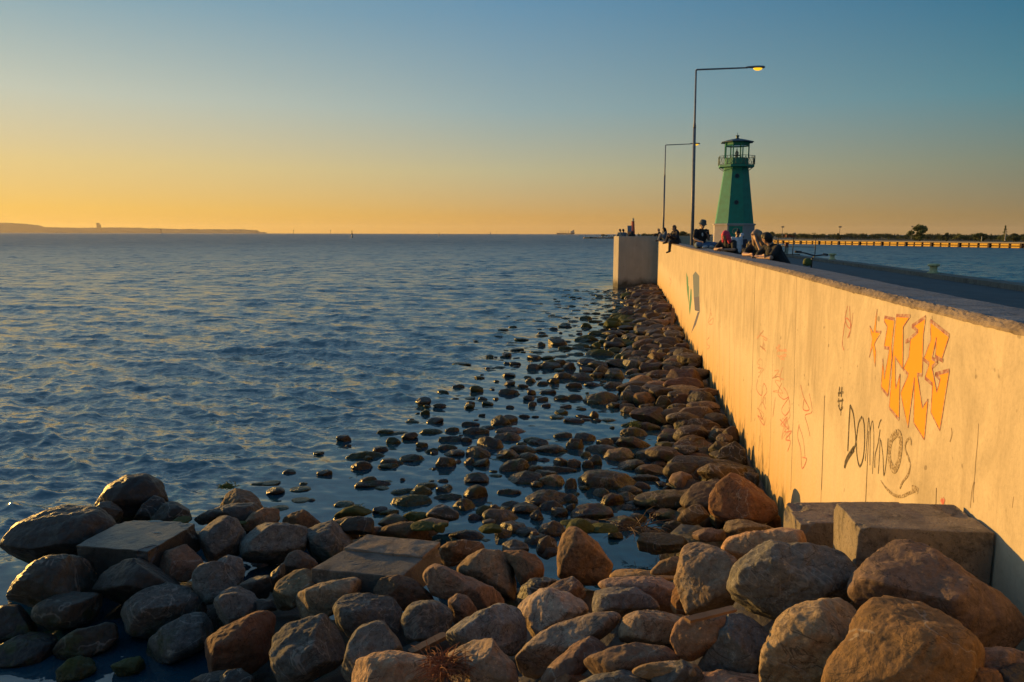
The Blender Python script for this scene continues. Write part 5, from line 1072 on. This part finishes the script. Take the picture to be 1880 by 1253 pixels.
    link('shirt', capsules(sc, voxel, 'shirt'), M[shirt], root)
    tr = [(P, .14, tuple(np.array(P) + np.array([0, 0, .03])), .14)] + [(tuple(np.array(P) + rt * .065 * k), .112, lerp(tuple(np.array(P) + rt * .065 * k), tuple(np.array(Cc) + rt * .065 * k), .18), .112) for k in (-1, 1)]
    for s in (0, 1): tr += [(P, .095 + g, hp[s], .092 + g), (hp[s], .09 + g, kn[s], .062 + g), (kn[s], .062 + g, lerp(kn[s], an[s], .9), .046 + g)]
    link('trousers', capsules(tr, voxel, 'trousers'), M[legs], root)
    sh_ = []
    for s in (0, 1): sh_ += [(an[s], .046, toe[s], .040), (an[s], .046, tuple(np.array(an[s]) + (np.array(an[s]) - np.array(toe[s])) * .35), .04)]
    link('shoes', capsules(sh_, voxel, 'shoes'), M[shoes], root)
    hr = [(tuple(H_ + up * .038 - fw * .022), .085, tuple(H_ + up * .042 + fw * .012), .078), (tuple(H_ - fw * .042), .075, tuple(H_ - fw * .035 - up * .05), .062), (tuple(H_ + rt * .055 + up * .03 - fw * .02), .044, tuple(H_ + rt * .062 - up * .02 - fw * .02), .035), (tuple(H_ - rt * .055 + up * .03 - fw * .02), .044, tuple(H_ - rt * .062 - up * .02 - fw * .02), .035)]
    if long_hair:
        for s in (-1, 1): hr += [(tuple(H_ + rt * .07 * s - up * .0), .055, tuple(H_ + rt * .10 * s - up * .17 + fw * .01), .058), (tuple(H_ + rt * .10 * s - up * .17 + fw * .01), .058, tuple(H_ + rt * .105 * s - up * .29 + fw * .03), .035)]
        hr += [(tuple(H_ - fw * .06), .08, tuple(H_ - fw * .07 - up * .24), .07)]
    if bun: hr += [(tuple(H_ + up * .09 - fw * .07), .055, tuple(H_ + up * .10 - fw * .09), .05)]
    ho = link('hair', capsules(hr, voxel, 'hair'), M[hair], root)
    ey = MB(); bv, bf = ico(2)
    for s in (-1, 1): ey.add(bv * .0115 + (H_ + fw * .076 + rt * .033 * s + up * .012), [tuple(f) for f in bf])
    ey.build('eyes', M['black_hair'], root)
    if hat:
        mb = MB(); mb.lathe([(.130, -.03), (.126, -.024), (.100, .02), (.093, .075), (.080, .098), (.03, .104)] if hat == 'bucket' else [(.094, -.01), (.098, .03), (.088, .068), (.055, .095), (.01, .102)], n=20)
        if hat == 'cap': mb.box((0, .14, -.002), (.15, .12, .012))
        h_ = mb.build('hat', M['hat_cloth' if hat == 'bucket' else 'white_cloth'], root, True)
        Rm = Matrix(((rt[0], fw[0], up[0]), (rt[1], fw[1], up[1]), (rt[2], fw[2], up[2]))).to_4x4(); Rm.translation = Vector(H_ + up * .045); h_.matrix_local = Rm
    return root
def LR(x, y, z): return ((-x, y, z), (x, y, z))
def pose_sit(knee_up=(True, True), dangle=(False, False), lean=.0, look=(0, 1, 0), arms='knees'):
    p = dict(pelvis=(0, 0, .11), chest=(0, .05 + lean, .46), neck=(0, .09 + lean, .60), head=(0, .13 + lean, .74), sh=LR(.19, .06 + lean, .53), hip=LR(.09, .04, .10), face=look)
    kn, an, toe = [], [], []
    for s, sg in ((0, -1), (1, 1)):
        if dangle[s]: kn.append((sg * .12, .44, .09)); an.append((sg * .12, .47, -.34)); toe.append((sg * .12, .61, -.39))
        elif knee_up[s]: kn.append((sg * .16, .36, .42)); an.append((sg * .13, .50, .06)); toe.append((sg * .14, .64, .03))
        else: kn.append((sg * .30, .33, .13)); an.append((-sg * .04, .42, .07)); toe.append((-sg * .18, .44, .05))
    p.update(kn=kn, an=an, toe=toe)
    if arms == 'knees': p.update(el=[(-.27, .17 + lean, .30), (.27, .17 + lean, .30)], wr=[(-.10, .36, .38), (.10, .38, .36)])
    elif arms == 'phone': p.update(el=[(-.26, .12, .28), (.27, .10, .30)], wr=[(-.09, .27, .46), (.20, .30, .22)])
    elif arms == 'down': p.update(el=[(-.25, .02, .30), (.25, .02, .30)], wr=[(-.24, .16, .12), (.24, .16, .12)])
    return p
def pose_lean(look=(0, .8, -.45), hand='crossed', dx=0.):
    p = dict(pelvis=(0, -.30, .93), chest=(0, -.08, 1.22), neck=(0, .00, 1.35), head=(dx, .07, 1.475), sh=LR(.19, -.05, 1.28), hip=LR(.09, -.30, .91), kn=LR(.10, -.28, .48), an=LR(.10, -.36, .08), toe=LR(.11, -.21, .04), face=look, el=LR(.25, .14, 1.10))
    if hand == 'crossed': p['wr'] = [(.02, .22, 1.10), (-.02, .17, 1.13)]
    elif hand == 'face': p['wr'] = [(-.09, .17, 1.39), (.02, .20, 1.10)]
    elif hand == 'wide': p['el'] = LR(.30, .08, 1.10); p['wr'] = [(-.03, .20, 1.10), (.06, .17, 1.12)]
    return p
def pose_stand(look=(0, 1, 0), arms='down'):
    p = dict(pelvis=(0, 0, .93), chest=(0, .0, 1.30), neck=(0, .02, 1.44), head=(0, .05, 1.57), sh=LR(.19, .0, 1.38), el=LR(.24, -.03, 1.10), wr=LR(.22, .10, .88), hip=LR(.09, 0, .91), kn=LR(.10, .03, .49), an=LR(.10, -.02, .08), toe=LR(.12, .13, .04), face=look)
    if arms == 'phone': p.update(el=LR(.23, .05, 1.12), wr=[(-.08, .28, 1.20), (.08, .28, 1.20)])
    return p
GP = 'people on the pier'
def onwalltop(px, off=WT / 2):
    x, y = deck_at(px, off); return (x, y, WTOP)
l = onwalltop(1284, .22); hatp = person(l, R_(203), pose_sit((False, False), look=(.35, .85, -.35), arms='phone'), 'person in bucket hat, printed black t-shirt and jeans sitting cross-legged on the wall', hat='bucket', legs='denim', hair='brown_hair', shoes='white_shoe', voxel=.010, group=GP, scale=1.02)
pr = MB().lathe([(.045, 0), (.045, .004)], n=16).build('shirt_print', M['white_print'], hatp); pr.matrix_local = Matrix.Translation((.045, .198, .43)) @ Matrix.Rotation(R_(-82), 4, 'X'); pr.scale = (.7, 1.3, 1)
ph = MB().box((0, 0, 0), (.075, .012, .15), 0, R_(-30)).build('phone', M['black_rubber']); ph.location = Vector(l) + Matrix.Rotation(R_(203), 3, 'Z') @ Vector((-.035, .37, .53)); tag(ph, 'phone held by the person in the bucket hat', 'phone')
l = deck_at(1334, WT + .10); person((l[0], l[1], DECK), R_(128), pose_lean((.1, .75, -.6), 'wide'), 'person with bright pink hair and black t-shirt leaning with crossed forearms on the wall', hair='pink_hair', long_hair=True, legs='black_cloth', voxel=.010, group=GP)
l = deck_at(1393, WT + .10); person((l[0], l[1], DECK), R_(118), pose_lean((.0, .8, -.45), 'face'), 'person with long light brown hair leaning on the wall, hand raised to the face', hair='light_hair', long_hair=True, legs='denim', voxel=.010, group=GP)
l = deck_at(1414, WT + .16); person((l[0], l[1], DECK), R_(105), pose_lean((.85, .45, -.1), 'crossed', .02), 'stocky person with dark short hair in black t-shirt leaning on the wall, back half turned', hair='black_hair', legs='black_cloth', voxel=.010, scale=.97, group=GP)
l = deck_at(1352, WT + 1.5); person((l[0], l[1], DECK), R_(200), pose_stand((.5, .6, -.4)), 'person in white top with dark tied-up hair behind the pink-haired one', shirt='white_cloth', legs='navy_cloth', bun=True, scale=.97, group=GP)
l = deck_at(1361, WT + 2.1); person((l[0], l[1], DECK), R_(170), pose_stand((.3, .8, -.3)), 'person in pale cap and dark jacket standing behind the white top', shirt='navy_cloth', legs='black_cloth', hat='cap', sleeves='long', scale=.90, group=GP)
l = deck_at(1379, WT + .6); person((l[0], l[1], DECK), R_(150), pose_stand((-.2, .9, -.3), 'phone'), 'shorter dark-haired person in black between the leaning group and the pale cap', shirt='black_cloth', legs='black_cloth', long_hair=True, scale=.80, group=GP)
l = deck_at(1413, WT + 1.6); person((l[0], l[1], DECK), R_(60), pose_stand((0, 1, 0)), 'person in white shirt mostly hidden behind the stocky leaning one', shirt='white_cloth', legs='denim', hair='brown_hair', scale=.90, group=GP)
l = onwalltop(1242.5, .10); person(l, R_(112), pose_sit((True, True), (True, False), .04, (.2, .9, -.3)), 'person in dark hoodie sitting on the wall edge with one leg dangling over the stones', shirt='dark_cloth', legs='dark_cloth', sleeves='hood', hair='brown_hair', group=GP, voxel=.010)
l = deck_at(1249, WT + .5); person((l[0], l[1], DECK + .42), R_(100), pose_sit((True, True), look=(-.3, .9, -.2)), 'person in dark clothes crouched behind the one with the dangling leg', shirt='dark_cloth', legs='black_cloth', sleeves='long', long_hair=True, group=GP)
l = onwalltop(1211.5, .25); person(l, R_(70), pose_sit((True, True), look=(.3, .9, 0)), 'person in black sitting on the far wall end left of the small lamp', shirt='black_cloth', legs='dark_cloth', sleeves='long', hair='light_hair', group=GP)
l = onwalltop(1223, .25); person(l, R_(85), pose_sit((True, True), lean=.03, look=(.2, .9, -.2)), 'person in grey-blue jacket sitting on the wall right of the small lamp', shirt='grey_cloth', legs='grey_cloth', sleeves='long', hair='black_hair', long_hair=True, group=GP)
zt2 = zt - .12
for px, lab, kw in ((1140, 'person in pale jacket, left of the pair sitting on the bastion', dict(shirt='beige_cloth', legs='dark_cloth', hair='brown_hair')), (1146, 'person in grey jacket, right of the pair sitting on the bastion', dict(shirt='grey_cloth', legs='black_cloth', hair='black_hair'))):
    p = aty(px, 430, 57.0); person((p[0], p[1], zt2 - .2), R_(30), pose_sit((False, False), look=(0, 1, 0)), lab, sleeves='long', group=GP, **kw)
p = aty(1160.5, 430, 56.6); person((p[0], p[1], zt2 - .22), R_(-10), pose_sit((False, False), look=(0, 1, 0)), 'person in dark clothes sitting on the bastion in front of the red tower', shirt='dark_cloth', legs='black_cloth', sleeves='long', long_hair=True, scale=.85, group=GP)
# ledge the bastion sitters use: broad shelf behind the parapet
sh_ = [tuple(inner[1] + np.array([.0, .0])), tuple(inner[0]), tuple(inner[0] + np.array([ux, uy]) * 2.2), tuple(inner[1] + np.array([ux, uy]) * 2.2)]
tag(MB().prism(sh_, DECK, zt2 - .2).build('bastion_shelf', M['bast']), 'low concrete shelf inside the bastion where people sit', 'concrete shelf')
bx = aty(1155.7, 432, 57.2); root = empty('notice_board', (bx[0], bx[1], zt2 - .2), R_(-8), 'tall narrow board with painted blue sky glare above an orange panel on the bastion', 'notice board')
k_ = 57.2 / FPX
MB().box((0, 0, .55), (7.4 * k_, .10, 27 * k_)).build('orange_panel', M['panel_orange'], root); MB().box((.0, -.065, .55 + 8 * k_), (7.6 * k_, .03, 10.5 * k_)).build('blue_sky_glare', M['panel_sky_glare'], root); MB().tube([(-3.6 * k_, -.06, 0), (-3.6 * k_, -.06, .55)], .02, 6).build('post', M['white_print'], root)  # blue piece paints the sky's reflection on the upper board
# ------------------------------------------------------------------ far things
def far_at(px, z, y): 
    d = ray(px, 430); return (d[0] / d[1] * y, y, z)
M['leaf'] = plain('leaf_green', (.10, .125, .030), .7, 0, .35, .8); M['leaf_dark'] = plain('leaf_dark', (.06, .080, .028), .7, 0, .35, .8); M['shore_grass'] = plain('shore_grass', (.055, .058, .026), .9)
mh = MT('coast_land'); mh.base((.10, .095, .07)); mh.rough(.9); M['coast'] = mh.m
# left coast, far away
prof = [(-60, 408.5), (0, 409), (9, 409.3), (25, 410.4), (40, 410.9), (55, 412.6), (66, 413.6), (77, 417.3), (90, 417.6), (117, 418.1), (140, 418.6), (167, 418.3), (199, 417.9), (221, 418), (240, 418.6), (250, 418.2), (265, 419.4), (279, 419.6), (285, 419.2), (300, 420.2), (322, 420.9), (346, 420.7), (370, 421.4), (394, 421.2), (415, 421.5), (436, 421.2), (455, 422.3), (470, 423.2), (475, 426.3), (480, 427.3), (484, 426.6), (489, 428.2)]
YC = 10000.; vs = []; fs = []; rg = random.Random(3)
P = []
for (a, b) in zip(prof[:-1], prof[1:]):
    n = max(1, int((b[0] - a[0]) / 2))
    for k in range(n): t = k / n; P.append((a[0] + (b[0] - a[0]) * t, a[1] + (b[1] - a[1]) * t + rg.uniform(-.25, .25)))
P.append(prof[-1])
for px, py in P:
    p = aty(px, py, YC); z = max(p[2], .5)
    vs += [(p[0], YC - 60, -2), (p[0], YC - 30, z * .35), (p[0] , YC + 60, z), (p[0] * 1.12, YC + 900, z * .9), (p[0] * 1.2, YC + 1600, -2)]
for i in range(len(P) - 1):
    for k in range(4): fs.append((i * 5 + k, (i + 1) * 5 + k, (i + 1) * 5 + k + 1, i * 5 + k + 1))
tag(link('far_coast', mesh_from(vs, fs), M['coast']), kind='structure')
a, b = aty(178, 420, YC + 30), aty(186, 409, YC + 30); s = YC / FPX
root = empty('coast_tower', (a[0], a[1], a[2] - 10), 0, 'tall blocky building on the hazy coast at far left', 'building')
MB().box((2.4 * s, 0, 5.8 * s), (4.6 * s, 18, 11.6 * s)).build('tall_block', M['coast'], root); MB().box((5.8 * s, 0, 4.2 * s), (2.6 * s, 18, 8.4 * s)).build('low_block', M['coast'], root)
# right hand quay with yellow fenders
QA, QB = onz(1425, 447.6, 0), onz(1900, 456.4, 0); QA, QB = QA[:2], QB[:2]; dq = QB - QA; Lq = np.linalg.norm(dq); dq /= Lq; nq = np.array([-dq[1], dq[0]]); nq = nq if nq[1] > 0 else -nq
q0 = QA - dq * 90; Lq += 220; q0 = np.array(q0)
root = empty('quay_wall', (q0[0], q0[1], 0), math.atan2(dq[1], dq[0]), 'long far quay wall lined with sunlit yellow fenders across the water', 'quay')
MB().box((Lq / 2, 4.2, .2), (Lq, 8, 2.3)).build('wall', M['quay_dark'], root); MB().box((Lq / 2, 3.9, 1.48), (Lq, 8.4, .28)).build('cap', M['quay_concrete'], root)
fp = None; step = 1.0; N_ = 96; x = 4.0; pitch = (Lq - 8) / N_
for i in range(N_):
    g_ = (i % 3 == 0)
    if fp is None:
        mb = MB()
        for z0, z1 in ((.62, 1.26), (-.15, .42)):
            pr_ = [(.0, z0), (-.22, z0 + .08), (-.30, (z0 + z1) / 2), (-.22, z1 - .08), (.0, z1)]; W_ = pitch * .74; vs = [(xx, y_ + .2, z_) for xx in (-W_ / 2, W_ / 2) for y_, z_ in pr_]
            mb.add(vs, [(k, k + 1, k + 6, k + 5) for k in range(4)] + [(0, 1, 2, 3, 4), (9, 8, 7, 6, 5)])
        fp = mb.build('fender', M['yellow_fender'], root); o = fp
    else: o = fp.copy(); COL.objects.link(o); o.parent = root
    o.location = (4 + (i + .5) * pitch + (.0 if not g_ else .12 * pitch), -.02, 0); o.scale = (.9 if g_ else 1, 1, 1)
ps_ = None
for i in range(N_ // 3 + 1):
    if ps_ is None: ps_ = MB().box((0, -.05, .55), (.5, .5, 1.7)).build('fender_pile', M['quay_dark'], root); o = ps_
    else: o = ps_.copy(); COL.objects.link(o); o.parent = root
    o.location = (4 + i * 3 * pitch + .02 * pitch, 0, 0)
land = MB(); c = [far_at(1215, 0, 405)[:2], tuple(q0 + nq * 7.9), tuple(q0 + nq * 7.9 + dq * (Lq + 100)), tuple(q0 + nq * 420 + dq * (Lq + 300)), far_at(1215, 0, 800)[:2]]
land.prism(c, -1, 1.45).build('far_land', M['shore_grass']); bpy.data.objects['far_land']['kind'] = 'structure'
# trees beyond it
def tree_meshes(kind, seed):
    rg = random.Random(seed); vs = []; fs = []
    def leaf(p, s):
        n = Vector((rg.gauss(0, 1), rg.gauss(0, 1), rg.gauss(0, 1))).normalized(); a = n.orthogonal().normalized(); b = n.cross(a); k = len(vs); a *= s * rg.uniform(.6, 1.2); b *= s * rg.uniform(.5, 1)
        vs.extend([tuple(p + a), tuple(p + b * .7), tuple(p - a), tuple(p - b * .7)]); fs.append((k, k + 1, k + 2, k + 3))
    tr = MB()
    if kind == 'broad':
        tr.tube([(0, 0, 0), (.01, 0, .22), (-.01, .01, .42)], [.035, .028, .02], 7)
        cl = []
        for i in range(24):
            a = rg.uniform(0, 6.28); rr = rg.uniform(.06, .46); z = rg.uniform(.16, .90); rr *= (1 - abs(z - .42) * 1.0); c_ = Vector((rr * math.cos(a), rr * math.sin(a), z)); cl.append((c_, rg.uniform(.09, .17)))
            tr.tube([(0, 0, .18 + .2 * rg.random()), tuple(c_ * .6 + Vector((0, 0, .12))), tuple(c_)], [.016, .010, .004], 4)
        for c_, r_ in cl:
            for k in range(120): leaf(c_ + Vector((rg.gauss(0, 1), rg.gauss(0, 1), rg.gauss(0, .8))).normalized() * r_ * rg.random() ** .4, .045)
    elif kind == 'conifer':
        tr.tube([(0, 0, 0), (0, 0, 1)], [.03, .004], 6)
        for i in range(800):
            z = rg.uniform(.10, 1); r_ = .26 * (1 - z) ** .8 * (.65 + .35 * math.sin(z * 42)) + .01; a = rg.uniform(0, 6.28); rr = r_ * rg.random() ** .35; leaf(Vector((rr * math.cos(a), rr * math.sin(a), z - rr * .25)), .028)
    else:
        for k in range(3): a = rg.uniform(0, 6.28); tr.tube([(0, 0, 0), (.2 * math.cos(a), .2 * math.sin(a), .5)], [.02, .006], 5)
        for i in range(9):
            c_ = Vector((rg.uniform(-.55, .55), rg.uniform(-.3, .3), rg.uniform(.25, .62)))
            for k in range(75): leaf(c_ + Vector((rg.gauss(0, 1), rg.gauss(0, 1), rg.gauss(0, .8))).normalized() * rg.uniform(.1, .24) * rg.random() ** .3, .045)
    return (tr.v, tr.f), (vs, fs)
TM = {}
for kind, sds in (('broad', (1, 2)), ('conifer', (5, 6)), ('bush', (8, 9, 10))):
    TM[kind] = []
    for s_ in sds:
        (tv, tf), (lv, lf) = tree_meshes(kind, s_); TM[kind].append((mesh_from(tv, tf, 'trunk'), mesh_from(lv, lf, 'crown')))
        TM[kind][-1][0].materials.append(M['bark']); TM[kind][-1][1].materials.append(M['leaf'] if s_ % 2 else M['leaf_dark'])
def tree(name, kind, px, base_y, top_y, Y_, label, group=None, wide=1., v=0):
    t = aty(px, top_y, Y_); b = far_at(px, 1.4, Y_); h = max(.6, t[2] - 1.4)
    root = empty(name, b, random.Random(px).uniform(0, 6), label, 'bush' if kind == 'bush' else 'tree', group); tm, cm = TM[kind][v % len(TM[kind])]
    link('trunk', tm, None, root); link('crown', cm, None, root); root.scale = (h * wide, h * wide, h * (1.45 if kind == 'bush' else 1)); return root
tree('broadleaf_tree', 'broad', 1688, 441, 412.5, 262, 'largest rounded broadleaf tree above the far quay', None, 1.2)
tree('conifer_tree', 'conifer', 1845, 443, 414, 240, 'tall pointed conifer beside a pale post on the far quay', None, 1.0)
tree('broadleaf_tree', 'broad', 1738, 441, 426, 280, 'low broad tree right of the largest one', None, 1.3, 1)
tree('broadleaf_tree', 'broad', 1800, 441, 427.5, 270, 'low spreading tree left of the pointed conifer', None, 1.6, 0)
tree('broadleaf_tree', 'broad', 1862, 441, 427, 250, 'rounded tree right of the pointed conifer', None, 1.2, 1)
tree('broadleaf_tree', 'broad', 1539, 441, 427, 330, 'small airy tree under the thin mast on the far shore', None, .9, 1)
tree('broadleaf_tree', 'broad', 1417, 438, 425.5, 420, 'dark tree just right of the green lighthouse', None, 1.0, 0)
tree('broadleaf_tree', 'broad', 1254, 436, 424.5, 420, 'dark bushy tree on the horizon behind the seated hoodie person', None, 1.4, 0)
tree('broadleaf_tree', 'broad', 1302, 436, 430, 420, 'small dark tree on the horizon left of the lighthouse', None, 1.5, 1)
rg = random.Random(17); px = 1428.
while px < 1885:
    kind = rg.choice(['conifer', 'conifer', 'bush', 'bush', 'bush']); top = 429.8 + rg.uniform(-2.0, 1.8) + (px - 1430) * .004; Yq = 420 - (px - 1430) * .33 + rg.uniform(0, 40)
    zone_ = 'behind the railing' if px < 1520 else 'between the mast and the largest tree' if px < 1670 else 'right of the largest tree'
    tree('conifer_tree' if kind == 'conifer' else 'bush', kind, px, 441, top, Yq, ('small pointed tree in the far row ' if kind == 'conifer' else 'low dark bush in the far row ') + zone_, ('pointed trees ' if kind == 'conifer' else 'bushes ') + zone_, 1.7 if kind == 'conifer' else 2.0, rg.randint(0, 5)); px += rg.uniform(2.3, 4.4)
# thin masts, pale posts and a building on the far shore
def pole(px, y0, y1, Y_, r_, mat, label, cat='mast', head=True):
    b, t = aty(px, y0, Y_), aty(px, y1, Y_); root = empty('mast', tuple(b), 0, label, cat); h = t[2] - b[2]
    MB().tube([(0, 0, 0), (0, 0, h)], [r_, r_ * .6], 6).build('pole', mat, root)
    if head: MB().box((0, 0, h), (r_ * 9, r_ * 4, r_ * 4)).build('light_bar', mat, root)
pole(1436, 436, 417, 420, .16, M['lamp_grey'], 'thin light mast on the far shore just right of the lighthouse')
pole(1541, 436, 417, 400, .16, M['lamp_grey'], 'thin light mast rising from a small airy tree')
pole(1673, 440, 416, 300, .09, M['lamp_grey'], 'thin light mast left of the largest tree')
pole(1845, 443, 423, 235, .14, M['rail_grey'], 'pale post in front of the pointed conifer', 'post', False)
pole(1802, 443, 434, 235, .16, M['cabinet'], 'short pale post on the far quay below the spreading tree', 'post', False)
pole(1568, 436, 428, 400, .12, M['lamp_grey'], 'very short thin mast right of the airy tree', 'mast', False)
b = aty(1452, 436, 430); s = 430 / FPX; root = empty('far_building', tuple(b), 0, 'low reddish building with a pale tank on the far shore right of the lighthouse', 'building')
MB().box((0, 0, 2.2 * s), (24 * s, 8, 4.4 * s)).build('wall', M['rust_red'], root); MB().prism([(-12.5 * s, -4.5), (12.5 * s, -4.5), (12.5 * s, 4.5), (-12.5 * s, 4.5)], 4.4 * s, 5.0 * s).build('roof', M['quay_dark'], root); MB().lathe([(3 * s, 0), (3 * s, 6 * s), (2 * s, 8 * s), (.2, 8.6 * s)], (10 * s, 3, 0), 12).build('tank', M['quay_concrete'], root)
# distant breakwater on the left of the pier head with its red tower
YB = 640.; s = YB / FPX
root = empty('breakwater', tuple(onz(1072, 438.2, 0)[:2]) + (0,), 0, 'low dark far breakwater with an orange sunlit end left of the bastion', 'breakwater')
bx0 = np.array(onz(1072, 438.2, 0)[:2]); k_ = bx0[1] / FPX
MB().box((5 * k_, 1, .9 * k_), (10 * k_, 3, 2.6 * k_)).build('end_block', M['far_sunlit_orange'], root)  # orange colour stands in for the low sun on this end
rw = MB(); rgb = random.Random(9)
for i in range(120): rw.box((10 * k_ + i * 2.1 * k_, rgb.uniform(0, 4), .6 * k_), (rgb.uniform(1.5, 3.2) * k_, 4, rgb.uniform(1.6, 3.4) * k_), rgb.uniform(-.4, .4), rgb.uniform(-.2, .2), rgb.uniform(-.2, .2))
rw.build('rock_mound', ST['dark'], root)
MB().box((33 * k_, -1, 1.3 * k_), (8 * k_, 3, 2.6 * k_)).build('pale_box', M['quay_concrete'], root)
MB().lathe([(1.2 * k_, 2.6 * k_), (1.2 * k_, 5 * k_), (.3 * k_, 6.6 * k_)], (33 * k_, -1, 0), 10).build('white_beacon', M['white_print'], root)
px = 1108.
while px < 1305:
    kind = rg.choice(['bush', 'bush', 'conifer']); z_ = 'left of the bastion' if px < 1135 else 'behind the bastion'
    if not 1150 < px < 1168: tree('bush' if kind == 'bush' else 'conifer_tree', kind, px, 434, rg.uniform(428.2, 430.5) if px > 1130 else rg.uniform(430, 433), 640 + rg.uniform(0, 25), ('dark low bush on the far breakwater ' if kind == 'bush' else 'dark small pointed tree on the far breakwater ') + z_, 'far breakwater trees ' + z_, 2.0, rg.randint(0, 5))
    px += rg.uniform(3, 6)
b = aty(1161.5, 433, YB); root = empty('red_tower', tuple(b), 0, 'small red harbour light tower behind the bastion', 'lighthouse'); s = YB / FPX
MB().lathe([(4.4 * s, 0), (2.7 * s, 25.5 * s)], n=8, ph=.3).build('tower', M['red_paint'], root); MB().lathe([(3.6 * s, 25.4 * s), (3.6 * s, 26.2 * s)], n=12).build('gallery', M['quay_concrete'], root)
MB().lathe([(1.6 * s, 26.2 * s), (1.6 * s, 29.4 * s)], n=8).build('lantern', M['buoy_pale'], root); MB().lathe([(2.9 * s, 29.3 * s), (1.2 * s, 30.6 * s), (.3 * s, 31.8 * s)], n=10).build('roof', M['bollard'], root)
# ship, buoys, beacons, sail on the open sea
YS = 5200.; s = YS / FPX; b = aty(1038.5, 430.3, YS); root = empty('cargo_ship', (b[0], b[1], 0), 0, 'cargo ship with deck cranes on the horizon left of the bastion', 'ship')
hull = [(-17 * s, 3.6 * s), (-15.5 * s, .2 * s), (14 * s, .2 * s), (16.5 * s, 1.4 * s), (16.6 * s, 3.2 * s), (8.5 * s, 3.0 * s), (8 * s, 2.2 * s), (-14 * s, 2.4 * s)]
mb = MB(); vs = [(x_, y_, z_) for y_ in (-9, 9) for x_, z_ in hull]; n = len(hull); mb.add(vs, [tuple(range(n)), tuple(range(2 * n - 1, n - 1, -1))] + [(i, (i + 1) % n, n + (i + 1) % n, n + i) for i in range(n)]); mb.build('hull', M['ship_hull'], root)
MB().box((12 * s, 0, 4.5 * s), (6.5 * s, 14, 3.4 * s)).box((13 * s, 0, 6.8 * s), (2.4 * s, 10, 1.6 * s)).build('bridge', M['ship_white'], root); MB().box((14.5 * s, 0, 7 * s), (1.2 * s, 5, 2.6 * s)).build('funnel', M['buoy_dark'], root)
for x_ in (-10, -5, 0, 5): MB().tube([(x_ * s, 0, 2.3 * s), (x_ * s, 0, 7.2 * s)], 1.1, 6).tube([(x_ * s, 0, 3.8 * s), ((x_ + 3.6) * s, 0, 4.6 * s)], .7, 5).build('crane', M['ship_hull'], root)
def buoy(px, yb, yt, label, kind, Y_=None):
    p = onz(px, yb, 0) if Y_ is None else aty(px, yb, Y_); Y_ = p[1]; s = Y_ / FPX; h = (yb - yt) * s; root = empty('buoy' if kind == 'buoy' else 'beacon', (p[0], p[1], 0), 0, label, kind)
    if kind == 'buoy':
        MB().lathe([(.16 * h, -.05 * h), (.17 * h, .08 * h), (.13 * h, .10 * h), (.09 * h, .42 * h)], n=12).build('float', M['buoy_pale'], root); MB().lathe([(.085 * h, .42 * h), (.06 * h, .72 * h)], n=10).build('dark_body', M['buoy_dark'], root); MB().tube([(0, 0, .72 * h), (0, 0, .98 * h)], .02 * h, 6).lathe([(.06 * h, .84 * h), (.06 * h, .93 * h), (.01, h)], n=8).build('top_mark', M['buoy_dark'], root)
    else:
        MB().tube([(0, 0, -1), (0, 0, h)], [.05 * h, .025 * h], 6).build('pole', M['buoy_dark'], root); MB().lathe([(.09 * h, .72 * h), (.10 * h, .95 * h), (.02 * h, h)], n=8).build('lantern', M['buoy_dark'], root)
buoy(646.5, 437.4, 423.5, 'nearest two-tone navigation buoy on the open sea', 'buoy'); buoy(806, 434, 426.6, 'smaller navigation buoy farther right on the open sea', 'buoy')
for px, yt, lab in ((296, 420.5, 'dark beacon pole in front of the hazy coast'), (539, 422, 'dark beacon pole on the horizon just right of the coast end'), (607, 422.3, 'dark beacon pole on the horizon left of the nearest buoy'), (768, 424.3, 'faint thin beacon left of the smaller buoy'), (912, 424.2, 'faint thin beacon beside the tiny sail')):
    buoy(px, 429.4, yt, lab, 'beacon', 4200)
p = aty(900.5, 429.8, 4000); s = 4000 / FPX; root = empty('sailing_boat', (p[0], p[1], 0), 0, 'tiny sailing boat with triangular sail on the horizon', 'sailing boat'); MB().box((0, 0, .3 * s), (2.4 * s, 1.5, .7 * s)).build('hull', M['buoy_dark'], root); MB().add([(-1.2 * s, -.1, .9 * s), (1.2 * s, -.1, .9 * s), (0, -.1, 5 * s), (-1.2 * s, .1, .9 * s), (1.2 * s, .1, .9 * s), (0, .1, 5 * s)], [(0, 1, 2), (5, 4, 3), (0, 3, 4, 1), (1, 4, 5, 2), (2, 5, 3, 0)]).build('sail', M['buoy_pale'], root)
# ------------------------------------------------------------------ haze over the sea
hz = bpy.data.materials.new('haze_air'); hz.use_nodes = True; hn = hz.node_tree; hn.nodes.remove(hn.nodes['Principled BSDF'])
hv_ = hn.nodes.new('ShaderNodeVolumePrincipled'); hv_.inputs['Color'].default_value = (.97, .90, .80, 1); hv_.inputs['Density'].default_value = HAZE; hv_.inputs['Anisotropy'].default_value = .3
hn.links.new(hv_.outputs[0], hn.nodes['Material Output'].inputs['Volume'])
if HAZE > 0: tag(MB().box((0, 0, 62), (26000, 26000, 130)).build('haze', hz), kind='stuff')
